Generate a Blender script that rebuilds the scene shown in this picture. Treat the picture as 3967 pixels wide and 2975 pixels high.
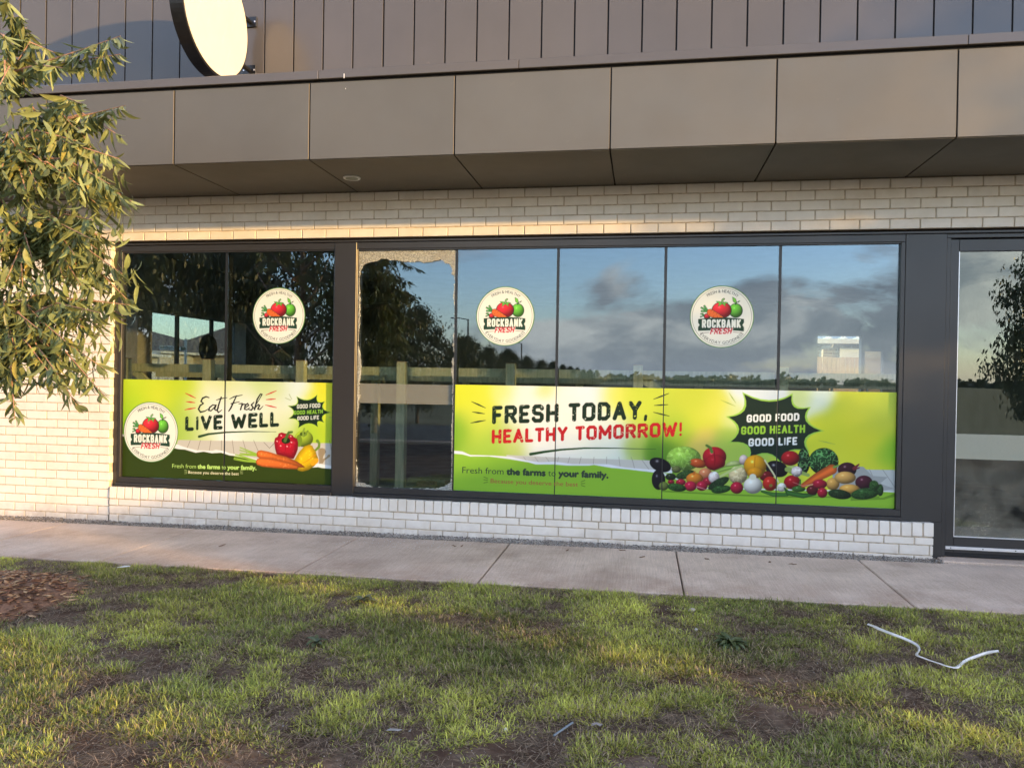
import bpy, bmesh, math, random, json
import numpy as np
from mathutils import Vector, Matrix, Euler

sc = bpy.context.scene
for o in list(bpy.data.objects):
    bpy.data.objects.remove(o, do_unlink=True)
COL = sc.collection
R = math.radians
random.seed(7)
rng = np.random.default_rng(11)

# ------------------------------------------------------------------ camera
cam_d = bpy.data.cameras.new('camera')
cam = bpy.data.objects.new('camera', cam_d)
COL.objects.link(cam)
YAW, PITCH, ROLL = 0.170037, -0.0073565, 0.0163742
_fw = Vector((-math.sin(YAW) * math.cos(PITCH), math.cos(YAW) * math.cos(PITCH), math.sin(PITCH)))
_r = Vector((math.cos(YAW), math.sin(YAW), 0))
_u = _r.cross(_fw)
_r2 = math.cos(ROLL) * _r + math.sin(ROLL) * _u
_u2 = -math.sin(ROLL) * _r + math.cos(ROLL) * _u
cam.matrix_world = Matrix(((_r2.x, _u2.x, -_fw.x, 0.0), (_r2.y, _u2.y, -_fw.y, -6.883),
                           (_r2.z, _u2.z, -_fw.z, 1.491), (0, 0, 0, 1)))
cam_d.sensor_width = 36
cam_d.lens = 26.797
cam_d.clip_start = 0.05
cam_d.clip_end = 3000
sc.camera = cam

# ------------------------------------------------------------------ sun, sky, exposure
SUN = Vector((2.3, -1.0, 0.305)).normalized()          # towards the sun: low, from the right and behind
SUN_EL = math.asin(SUN.z)
SUN_ROT = math.atan2(SUN.x, SUN.y)
sun_d = bpy.data.lights.new('sun', 'SUN')
sun = bpy.data.objects.new('sun', sun_d)
COL.objects.link(sun)
sun_d.energy = 1.2
sun_d.color = (1.0, 0.60, 0.20)
sun_d.angle = R(0.9)
sun.rotation_euler = SUN.to_track_quat('Z', 'Y').to_euler()

world = bpy.data.worlds.new('World')
sc.world = world
world.use_nodes = True
wn, wl = world.node_tree.nodes, world.node_tree.links
wbg = wn['Background']
sky = wn.new('ShaderNodeTexSky')
sky.sky_type = 'NISHITA'
sky.sun_disc = False
sky.sun_elevation = SUN_EL
sky.sun_rotation = SUN_ROT
sky.dust_density = 0.25
sky.ozone_density = 1.8
wbg.inputs[1].default_value = 0.15
# evening clouds: layers of noise over the sky dome, looked up on a plane overhead
wtc = wn.new('ShaderNodeTexCoord')
wsep = wn.new('ShaderNodeSeparateXYZ')
wl.new(wtc.outputs['Generated'], wsep.inputs[0])
def wmath(op, a, b=None):
    n = wn.new('ShaderNodeMath'); n.operation = op
    for i, v in enumerate((a, b)):
        if v is None: continue
        if isinstance(v, (int, float)): n.inputs[i].default_value = v
        else: wl.new(v, n.inputs[i])
    return n.outputs[0]
wz = wmath('ADD', wmath('MAXIMUM', wsep.outputs[2], 0.0), 0.55)
wcmb = wn.new('ShaderNodeCombineXYZ')
wl.new(wmath('DIVIDE', wsep.outputs[0], wz), wcmb.inputs[0])
wl.new(wmath('DIVIDE', wsep.outputs[1], wz), wcmb.inputs[1])
wmap = wn.new('ShaderNodeMapping')
wmap.inputs['Location'].default_value = (0.3, 4.2, 0.4)
wmap.inputs['Rotation'].default_value = (0, 0, R(-25))
wmap.inputs['Scale'].default_value = (0.85, 1.15, 1)
wl.new(wcmb.outputs[0], wmap.inputs[0])
def wnoise(scale, detail, rough, dist=0.0):
    n = wn.new('ShaderNodeTexNoise')
    n.inputs['Scale'].default_value = scale; n.inputs['Detail'].default_value = detail
    n.inputs['Roughness'].default_value = rough; n.inputs['Distortion'].default_value = dist
    wl.new(wmap.outputs[0], n.inputs['Vector'])
    return n.outputs['Fac']
def wramp(fac, stops):
    n = wn.new('ShaderNodeValToRGB')
    e = n.color_ramp.elements
    while len(e) < len(stops): e.new(0.5)
    for k, (p, c) in enumerate(stops):
        e[k].position = p; e[k].color = (*c, 1) if len(c) == 3 else c
    wl.new(fac, n.inputs[0])
    return n.outputs[0]
cl_mask = wramp(wnoise(2.6, 8, 0.55, 0.3), [(0.485, (0, 0, 0)), (0.55, (1, 1, 1))])
cl_col = wramp(wnoise(5.2, 7, 0.55, 0.3), [(0.32, (0.8, 0.75, 0.78)), (0.50, (1.35, 1.24, 1.2)), (0.66, (3.6, 3.1, 2.6))])
wmix = wn.new('ShaderNodeMixRGB')
wl.new(wmath('MULTIPLY', cl_mask, 0.86), wmix.inputs[0])
wtint = wn.new('ShaderNodeMixRGB'); wtint.blend_type = 'MULTIPLY'; wtint.inputs[0].default_value = 1.0
wtint.inputs[2].default_value = (0.99, 0.93, 1.05, 1)
wl.new(sky.outputs[0], wtint.inputs[1])
wl.new(wtint.outputs[0], wmix.inputs[1])
wl.new(cl_col, wmix.inputs[2])
# pale evening haze low round the whole horizon
whz = wn.new('ShaderNodeMixRGB')
wl.new(wmath('MULTIPLY', wmath('POWER', 2.718, wmath('MULTIPLY', wmath('MAXIMUM', wsep.outputs[2], 0.0), -13.0)), 0.68), whz.inputs[0])
wl.new(wmix.outputs[0], whz.inputs[1])
whz.inputs[2].default_value = (1.6, 1.8, 2.1, 1)
wl.new(whz.outputs[0], wbg.inputs[0])

sc.view_settings.view_transform = 'Standard'
sc.view_settings.look = 'None'
sc.view_settings.gamma = 1.0
sc.view_settings.use_curve_mapping = False
sc.view_settings.exposure = 2.93
sc.render.engine = 'CYCLES'
sc.cycles.use_denoising = True
sc.cycles.denoising_prefilter = 'ACCURATE'
sc.cycles.max_bounces = 7
sc.cycles.use_adaptive_sampling = True
sc.cycles.adaptive_threshold = 0.01
sc.cycles.transparent_max_bounces = 12
sc.cycles.sample_clamp_indirect = 8.0

# ------------------------------------------------------------------ helpers
WORLD_LOC = {}
def wloc(o):
    return WORLD_LOC.get(o.name, Vector((0, 0, 0))) if o else Vector((0, 0, 0))
def link(o, parent=None, loc=None):
    """link o; loc is a world position, parents never rotate"""
    COL.objects.link(o)
    L = Vector(loc) if loc is not None else Vector((0, 0, 0))
    if parent is not None:
        o.parent = parent
        o.location = L - wloc(parent)
    else:
        o.location = L
    WORLD_LOC[o.name] = L
    return o
def empty(name, loc, label=None, cat=None, group=None, parent=None):
    o = bpy.data.objects.new(name, None)
    o.empty_display_size = 0.1
    link(o, parent, loc)
    tag(o, label, cat, group)
    return o
def tag(o, label=None, cat=None, group=None, kind=None):
    if label: o['label'] = label
    if cat: o['category'] = cat
    if group: o['group'] = group
    if kind: o['kind'] = kind
    return o
def mesh_obj(name, verts, faces, mat, parent=None, loc=None, smooth=False, abs_=True):
    """verts in world coordinates (abs_) or relative to loc"""
    me = bpy.data.meshes.new(name)
    L = Vector(loc) if loc is not None else wloc(parent)
    if abs_:
        verts = [(v[0] - L.x, v[1] - L.y, v[2] - L.z) for v in verts]
    me.from_pydata(verts, [], faces)
    me.update()
    if mat is not None:
        for m in (mat if isinstance(mat, (list, tuple)) else (mat,)):
            me.materials.append(m)
    if smooth:
        me.polygons.foreach_set('use_smooth', [True] * len(me.polygons))
    o = bpy.data.objects.new(name, me)
    return link(o, parent, L)
class MB:
    """collects boxes, tubes and sheets into one mesh"""
    def __init__(s): s.v = []; s.f = []
    def add(s, v, f):
        b = len(s.v); s.v += [tuple(p) for p in v]; s.f += [tuple(i + b for i in q) for q in f]
        return s
    def box(s, x0, x1, y0, y1, z0, z1, bev=0.0):
        if bev <= 0:
            v = [(x, y, z) for x in (x0, x1) for y in (y0, y1) for z in (z0, z1)]
            return s.add(v, [(0, 1, 3, 2), (4, 6, 7, 5), (0, 4, 5, 1), (2, 3, 7, 6), (0, 2, 6, 4), (1, 5, 7, 3)])
        v, f = bevel_box(x0, x1, y0, y1, z0, z1, bev)
        return s.add(v, f)
    def tube(s, pts, rad, n=8, cap=True):
        pts = [Vector(p) for p in pts]
        rad = rad if isinstance(rad, (list, tuple)) else [rad] * len(pts)
        rings = []
        up = Vector((0.13, 0.27, 1)).normalized()
        for i, p in enumerate(pts):
            d = (pts[min(i + 1, len(pts) - 1)] - pts[max(i - 1, 0)]).normalized()
            a = d.cross(up)
            if a.length < 0.05: a = d.cross(Vector((1, 0, 0)))
            a.normalize(); b = d.cross(a)
            rings.append([p + rad[i] * (math.cos(t) * a + math.sin(t) * b) for t in [2 * math.pi * k / n for k in range(n)]])
        v = [q for r in rings for q in r]; f = []
        for i in range(len(pts) - 1):
            for k in range(n):
                f.append((i * n + k, i * n + (k + 1) % n, (i + 1) * n + (k + 1) % n, (i + 1) * n + k))
        if cap:
            f.append(tuple(reversed(range(n)))); f.append(tuple((len(pts) - 1) * n + k for k in range(n)))
        return s.add(v, f)
    def build(s, name, mat, parent=None, loc=None, smooth=False):
        return mesh_obj(name, s.v, s.f, mat, parent, loc, smooth)
def bevel_box(x0, x1, y0, y1, z0, z1, b):
    """box with a one-segment bevel: 24 verts, 44 triangles"""
    v = []; idx = {}
    for i, x in enumerate((x0, x1)):
        for j, y in enumerate((y0, y1)):
            for k, z in enumerate((z0, z1)):
                sx, sy, sz = (1 if i == 0 else -1), (1 if j == 0 else -1), (1 if k == 0 else -1)
                for ax in range(3):
                    p = [x + sx * b, y + sy * b, z + sz * b]
                    p[ax] = (x, y, z)[ax]
                    idx[i, j, k, ax] = len(v); v.append(tuple(p))
    f = []
    q = lambda *a: f.append(tuple(idx[t] for t in a))
    q((0,0,0,0),(0,0,1,0),(0,1,1,0),(0,1,0,0)); q((1,0,0,0),(1,1,0,0),(1,1,1,0),(1,0,1,0))
    q((0,0,0,1),(1,0,0,1),(1,0,1,1),(0,0,1,1)); q((0,1,0,1),(0,1,1,1),(1,1,1,1),(1,1,0,1))
    q((0,0,0,2),(0,1,0,2),(1,1,0,2),(1,0,0,2)); q((0,0,1,2),(1,0,1,2),(1,1,1,2),(0,1,1,2))
    for k in (0, 1):
        for j in (0, 1): q((0,j,k,1),(1,j,k,1),(1,j,k,2),(0,j,k,2))
        for i in (0, 1): q((i,0,k,0),(i,1,k,0),(i,1,k,2),(i,0,k,2))
    for i in (0, 1):
        for j in (0, 1): q((i,j,0,0),(i,j,1,0),(i,j,1,1),(i,j,0,1))
    for i in (0, 1):
        for j in (0, 1):
            for k in (0, 1): q((i,j,k,0),(i,j,k,1),(i,j,k,2))
    bm = bmesh.new()
    bv = [bm.verts.new(p) for p in v]
    for face in f: bm.faces.new([bv[i] for i in face])
    bmesh.ops.recalc_face_normals(bm, faces=bm.faces)
    bm.verts.index_update()
    f = [tuple(w.index for w in fc.verts) for fc in bm.faces]
    bm.free()
    return v, f
def shared_box(name, sx, sy, sz, b, mat):
    v, f = bevel_box(-sx / 2, sx / 2, -sy / 2, sy / 2, -sz / 2, sz / 2, b)
    me = bpy.data.meshes.new(name); me.from_pydata(v, [], f); me.update(); me.materials.append(mat)
    return me
def inst(name, me, parent, loc, rot=None, scale=None):
    o = bpy.data.objects.new(name, me)
    link(o, parent, loc)
    if rot: o.rotation_euler = rot
    if scale: o.scale = scale
    return o

# ------------------------------------------------------------------ materials
def newmat(name):
    m = bpy.data.materials.new(name); m.use_nodes = True
    nt = m.node_tree
    return m, nt.nodes, nt.links, nt.nodes['Principled BSDF']
def setp(p, **k):
    for n, v in k.items():
        n = {'rough': 'Roughness', 'metal': 'Metallic', 'spec': 'Specular IOR Level', 'col': 'Base Color', 'coat': 'Coat Weight', 'sheen': 'Sheen Weight'}[n]
        p.inputs[n].default_value = (*v, 1) if n == 'Base Color' else v
def noise_col(nodes, links, c0, c1, scale, detail=4, lo=0.35, hi=0.65, vec=None, rough=0.55):
    n = nodes.new('ShaderNodeTexNoise'); n.inputs['Scale'].default_value = scale; n.inputs['Detail'].default_value = detail
    n.inputs['Roughness'].default_value = rough
    if vec is not None: links.new(vec, n.inputs['Vector'])
    r = nodes.new('ShaderNodeValToRGB')
    r.color_ramp.elements[0].position = lo; r.color_ramp.elements[1].position = hi
    r.color_ramp.elements[0].color = (*c0, 1); r.color_ramp.elements[1].color = (*c1, 1)
    links.new(n.outputs['Fac'], r.inputs[0])
    return r.outputs[0], n.outputs['Fac']
def objcoord(nodes, links, scale=(1, 1, 1)):
    """world position, so that shared meshes do not repeat"""
    g = nodes.new('ShaderNodeNewGeometry')
    mp = nodes.new('ShaderNodeMapping'); mp.inputs['Scale'].default_value = scale
    links.new(g.outputs['Position'], mp.inputs[0])
    return mp.outputs[0]
def bump(nodes, links, p, h, strength, dist):
    b = nodes.new('ShaderNodeBump'); b.inputs['Strength'].default_value = strength; b.inputs['Distance'].default_value = dist
    links.new(h, b.inputs['Height']); links.new(b.outputs[0], p.inputs['Normal'])
    return b
def mulcol(nodes, links, a, b, fac=1.0, mode='MULTIPLY'):
    m = nodes.new('ShaderNodeMixRGB'); m.blend_type = mode; m.inputs[0].default_value = fac
    for i, v in ((1, a), (2, b)):
        if isinstance(v, tuple): m.inputs[i].default_value = (*v, 1)
        else: links.new(v, m.inputs[i])
    return m.outputs[0]
def simple(name, col, rough=0.6, var=0.12, scale=6.0, metal=0.0, spec=0.5, bmp=0.0, bdist=0.002, bscale=60, stretch=(1, 1, 1)):
    m, n, l, p = newmat(name)
    v = objcoord(n, l, stretch)
    c0 = tuple(x * (1 - var) for x in col); c1 = tuple(min(1, x * (1 + var)) for x in col)
    c, f = noise_col(n, l, c0, c1, scale, 5, vec=v)
    l.new(c, p.inputs['Base Color'])
    setp(p, rough=rough, metal=metal, spec=spec)
    if bmp:
        _, f2 = noise_col(n, l, c0, c1, bscale, 3, vec=v)
        bump(n, l, p, f2, bmp, bdist)
    return m
def island_tint(n, l, col, amt):
    oi = n.new('ShaderNodeObjectInfo')
    r = n.new('ShaderNodeMapRange'); r.inputs['To Min'].default_value = 1 - amt; r.inputs['To Max'].default_value = 1 + amt * 0.4
    l.new(oi.outputs['Random'], r.inputs['Value'])
    mm = n.new('ShaderNodeVectorMath'); mm.operation = 'SCALE'
    l.new(col, mm.inputs[0]); l.new(r.outputs[0], mm.inputs['Scale'])
    return mm.outputs[0]

def brick_mat():
    m, n, l, p = newmat('white_brick')
    v = objcoord(n, l)
    c, f = noise_col(n, l, (0.69, 0.645, 0.58), (0.745, 0.70, 0.635), 9, 6, vec=v)
    c2, f2 = noise_col(n, l, (0.92, 0.89, 0.84), (1, 1, 1), 2.1, 5, 0.28, 0.5, vec=v)
    c = mulcol(n, l, c, c2)
    c = island_tint(n, l, c, 0.045)
    # splashed dirt low on the wall
    g = n.new('ShaderNodeSeparateXYZ'); l.new(v, g.inputs[0])
    c3, f3 = noise_col(n, l, (0, 0, 0), (1, 1, 1), 14, 5, 0.3, 0.75, vec=v)
    mr = n.new('ShaderNodeMapRange'); mr.inputs['From Min'].default_value = 0.15; mr.inputs['From Max'].default_value = 0.0
    mr.inputs['To Min'].default_value = 0.0; mr.inputs['To Max'].default_value = 0.75
    l.new(g.outputs[2], mr.inputs['Value'])
    mu = n.new('ShaderNodeMath'); mu.operation = 'MULTIPLY'; l.new(mr.outputs[0], mu.inputs[0]); l.new(c3, mu.inputs[1])
    mx = n.new('ShaderNodeMixRGB'); l.new(mu.outputs[0], mx.inputs[0]); l.new(c, mx.inputs[1]); mx.inputs[2].default_value = (0.40, 0.31, 0.25, 1)
    l.new(mx.outputs[0], p.inputs['Base Color'])
    setp(p, rough=0.5, spec=0.4)
    _, fb = noise_col(n, l, (0, 0, 0), (1, 1, 1), 55, 4, vec=v)
    bump(n, l, p, fb, 0.25, 0.002)
    return m
M = {}
M['brick'] = brick_mat()
M['mortar'] = simple('mortar', (0.50, 0.42, 0.325), 0.95, 0.2, 22, bmp=0.6, bdist=0.004, bscale=120)
def metal_paint(name, col, rough, var=0.05, metal=0.0, spec=0.5):
    m, n, l, p = newmat(name)
    v = objcoord(n, l)
    c, f = noise_col(n, l, tuple(x * (1 - var) for x in col), tuple(x * (1 + var) for x in col), 1.6, 6, vec=v)
    c = island_tint(n, l, c, 0.05)
    sm, fs = noise_col(n, l, (1, 1, 1), (1.35, 1.3, 1.22), 7, 8, 0.66, 0.78, vec=v, rough=0.7)
    c = mulcol(n, l, c, sm)
    l.new(c, p.inputs['Base Color'])
    rr = n.new('ShaderNodeMapRange'); rr.inputs['To Min'].default_value = rough * 0.85; rr.inputs['To Max'].default_value = rough * 1.2
    _, f2 = noise_col(n, l, (0, 0, 0), (1, 1, 1), 3.0, 7, vec=v)
    l.new(f2, rr.inputs['Value']); l.new(rr.outputs[0], p.inputs['Roughness'])
    setp(p, spec=spec, metal=metal)
    _, f3 = noise_col(n, l, (0, 0, 0), (1, 1, 1), 1.3, 2, vec=v)
    bump(n, l, p, f3, 0.35, 0.008)
    return m
M['cladding'] = metal_paint('bronze_cladding', (0.092, 0.084, 0.080), 0.20, metal=0.05, spec=0.38)
M['fascia'] = metal_paint('bronze_panel', (0.138, 0.121, 0.095), 0.46, metal=0.5)
M['frame'] = metal_paint('charcoal_frame', (0.026, 0.025, 0.026), 0.36)
M['black'] = simple('black_gap', (0.008, 0.008, 0.009), 0.8, 0.1)
M['silicone'] = simple('silicone_joint', (0.012, 0.013, 0.014), 0.4, 0.1)
M['alu'] = simple('aluminium', (0.72, 0.72, 0.74), 0.35, 0.06, metal=0.6)
M['white_paint'] = simple('white_paint', (0.78, 0.77, 0.74), 0.5, 0.04)
M['sign_face'] = simple('acrylic_face', (0.64, 0.60, 0.52), 0.3, 0.02, spec=0.5)
M['sign_rim'] = simple('black_sign_rim', (0.010, 0.010, 0.011), 0.28, 0.2, 20)
M['int_wall'] = simple('interior_wall', (0.30, 0.29, 0.28), 0.9, 0.15, 2)
M['int_floor'] = simple('interior_concrete', (0.27, 0.265, 0.26), 0.7, 0.3, 3)
M['mulch'] = simple('mulch_chip', (0.15, 0.075, 0.042), 0.85, 0.5, 40)
def timber(name, a, b):
    m, n, l, p = newmat(name)
    v = objcoord(n, l, (30, 30, 2.5))
    c, f = noise_col(n, l, a, b, 1.6, 6, 0.3, 0.7, vec=v)
    l.new(c, p.inputs['Base Color']); setp(p, rough=0.75)
    bump(n, l, p, f, 0.3, 0.002)
    return m
M['pine'] = timber('treated_pine', (0.40, 0.42, 0.27), (0.64, 0.61, 0.42))
M['pine_end'] = simple('pine_end_grain', (0.50, 0.33, 0.20), 0.8, 0.2, 40)
M['fence_wood'] = timber('paling_timber', (0.42, 0.28, 0.16), (0.62, 0.44, 0.27))
def concrete():
    m, n, l, p = newmat('footpath_concrete')
    v = objcoord(n, l)
    c, f = noise_col(n, l, (0.53, 0.425, 0.35), (0.68, 0.555, 0.46), 2.3, 8, 0.3, 0.7, vec=v, rough=0.62)
    c2, f2 = noise_col(n, l, (0.80, 0.76, 0.72), (1.04, 1.02, 1), 0.7, 6, 0.3, 0.6, vec=v)
    c = mulcol(n, l, c, c2)
    # red soil dust carried onto the slab near the lawn edge
    g = n.new('ShaderNodeSeparateXYZ'); l.new(v, g.inputs[0])
    mr = n.new('ShaderNodeMapRange'); mr.inputs['From Min'].default_value = -0.8; mr.inputs['From Max'].default_value = -1.47
    mr.inputs['To Min'].default_value = 0; mr.inputs['To Max'].default_value = 0.9
    l.new(g.outputs[1], mr.inputs['Value'])
    c4, f4 = noise_col(n, l, (0, 0, 0), (1, 1, 1), 3.2, 8, 0.38, 0.72, vec=v, rough=0.65)
    mu = n.new('ShaderNodeMath'); mu.operation = 'MULTIPLY'; l.new(mr.outputs[0], mu.inputs[0]); l.new(c4, mu.inputs[1])
    mx = n.new('ShaderNodeMixRGB'); l.new(mu.outputs[0], mx.inputs[0]); l.new(c, mx.inputs[1]); mx.inputs[2].default_value = (0.42, 0.28, 0.20, 1)
    c5, f5 = noise_col(n, l, (0.70, 0.69, 0.68), (1.05, 1.05, 1.05), 95, 4, 0.3, 0.6, vec=v, rough=0.7)
    cc = mulcol(n, l, mx.outputs[0], c5, 0.8)
    vs_ = objcoord(n, l, (85, 3, 1))
    c6, f6 = noise_col(n, l, (0.86, 0.855, 0.85), (1.05, 1.05, 1.05), 1.0, 3, 0.3, 0.65, vec=vs_)
    cc = mulcol(n, l, cc, c6, 0.9)
    c7, f7 = noise_col(n, l, (0.74, 0.70, 0.66), (1, 1, 1), 1.1, 9, 0.33, 0.52, vec=v, rough=0.72)
    cc = mulcol(n, l, cc, c7, 0.8)
    l.new(cc, p.inputs['Base Color']); setp(p, rough=0.88, spec=0.3)
    vb = objcoord(n, l, (170, 5, 1))
    _, fb = noise_col(n, l, (0, 0, 0), (1, 1, 1), 1.0, 3, vec=vb)
    bump(n, l, p, fb, 0.8, 0.006)
    return m
M['concrete'] = concrete()
def glass_mat(name, tint, ior, rough=0.0, refl=(1, 1, 1)):
    m = bpy.data.materials.new(name); m.use_nodes = True
    n, l = m.node_tree.nodes, m.node_tree.links
    n.remove(n['Principled BSDF'])
    out = n['Material Output']
    tr = n.new('ShaderNodeBsdfTransparent'); tr.inputs[0].default_value = (*tint, 1)
    gl = n.new('ShaderNodeBsdfGlossy'); gl.inputs['Roughness'].default_value = rough; gl.inputs[0].default_value = (*refl, 1)
    fr = n.new('ShaderNodeFresnel')
    g = n.new('ShaderNodeNewGeometry')
    mr = n.new('ShaderNodeMapRange'); mr.inputs['To Min'].default_value = ior; mr.inputs['To Max'].default_value = 1 / ior
    l.new(g.outputs['Backfacing'], mr.inputs['Value']); l.new(mr.outputs[0], fr.inputs['IOR'])
    # sheets of toughened glass are never quite flat
    v = objcoord(n, l)
    nz = n.new('ShaderNodeTexNoise'); nz.inputs['Scale'].default_value = 1.1; nz.inputs['Detail'].default_value = 1
    l.new(v, nz.inputs['Vector'])
    bp = n.new('ShaderNodeBump'); bp.inputs['Strength'].default_value = 0.10; bp.inputs['Distance'].default_value = 0.01
    l.new(nz.outputs['Fac'], bp.inputs['Height']); l.new(bp.outputs[0], gl.inputs['Normal'])
    mx = n.new('ShaderNodeMixShader')
    l.new(fr.outputs[0], mx.inputs[0]); l.new(tr.outputs[0], mx.inputs[1]); l.new(gl.outputs[0], mx.inputs[2])
    l.new(mx.outputs[0], out.inputs['Surface'])
    return m
M['glass'] = glass_mat('solar_glass', (0.80, 0.84, 0.82), 1.90, refl=(0.74, 0.86, 1.0))
def film_mat(name='frosted_film', col=(0.60, 0.59, 0.47), lo=0.50, hi=0.66):
    m = bpy.data.materials.new(name); m.use_nodes = True
    n, l = m.node_tree.nodes, m.node_tree.links
    p = n['Principled BSDF']; out = n['Material Output']
    p.inputs['Base Color'].default_value = (*col, 1); p.inputs['Roughness'].default_value = 0.3
    tr = n.new('ShaderNodeBsdfTransparent'); tr.inputs[0].default_value = (0.85, 0.87, 0.85, 1)
    mx = n.new('ShaderNodeMixShader')
    nz = n.new('ShaderNodeTexNoise'); nz.inputs['Scale'].default_value = 60
    mr = n.new('ShaderNodeMapRange'); mr.inputs['To Min'].default_value = lo; mr.inputs['To Max'].default_value = hi
    l.new(nz.outputs['Fac'], mr.inputs['Value']); l.new(mr.outputs[0], mx.inputs[0])
    l.new(p.outputs[0], mx.inputs[1]); l.new(tr.outputs[0], mx.inputs[2]); l.new(mx.outputs[0], out.inputs['Surface'])
    return m
M['film'] = film_mat()
M['inner_film'] = film_mat('inner_film', (0.34, 0.34, 0.30), 0.55, 0.72)
M['clear_glass'] = glass_mat('clear_glass', (0.80, 0.84, 0.85), 1.5)
M['tinted_glass'] = glass_mat('tinted_glass', (0.50, 0.56, 0.58), 1.6)
def vcol_mat(name, rough=0.4, spec=0.5, trans=0.0, attr='Col'):
    m, n, l, p = newmat(name)
    a = n.new('ShaderNodeAttribute'); a.attribute_name = attr
    l.new(a.outputs['Color'], p.inputs['Base Color'])
    setp(p, rough=rough, spec=spec)
    if trans:
        t = n.new('ShaderNodeBsdfTranslucent'); l.new(a.outputs['Color'], t.inputs[0])
        mx = n.new('ShaderNodeMixShader'); mx.inputs[0].default_value = trans
        l.new(p.outputs[0], mx.inputs[1]); l.new(t.outputs[0], mx.inputs[2]); l.new(mx.outputs[0], n['Material Output'].inputs['Surface'])
    return m
M['print'] = vcol_mat('printed_vinyl', 0.5, 0.22)
M['blade'] = vcol_mat('grass_blade', 0.55, 0.3, 0.35)
M['stone'] = vcol_mat('stone_chip', 0.85, 0.3)
M['leaf'] = vcol_mat('gum_leaf', 0.42, 0.45, 0.22)
def ink(name, rgb): return simple(name, rgb, 0.4, 0.03)
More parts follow.
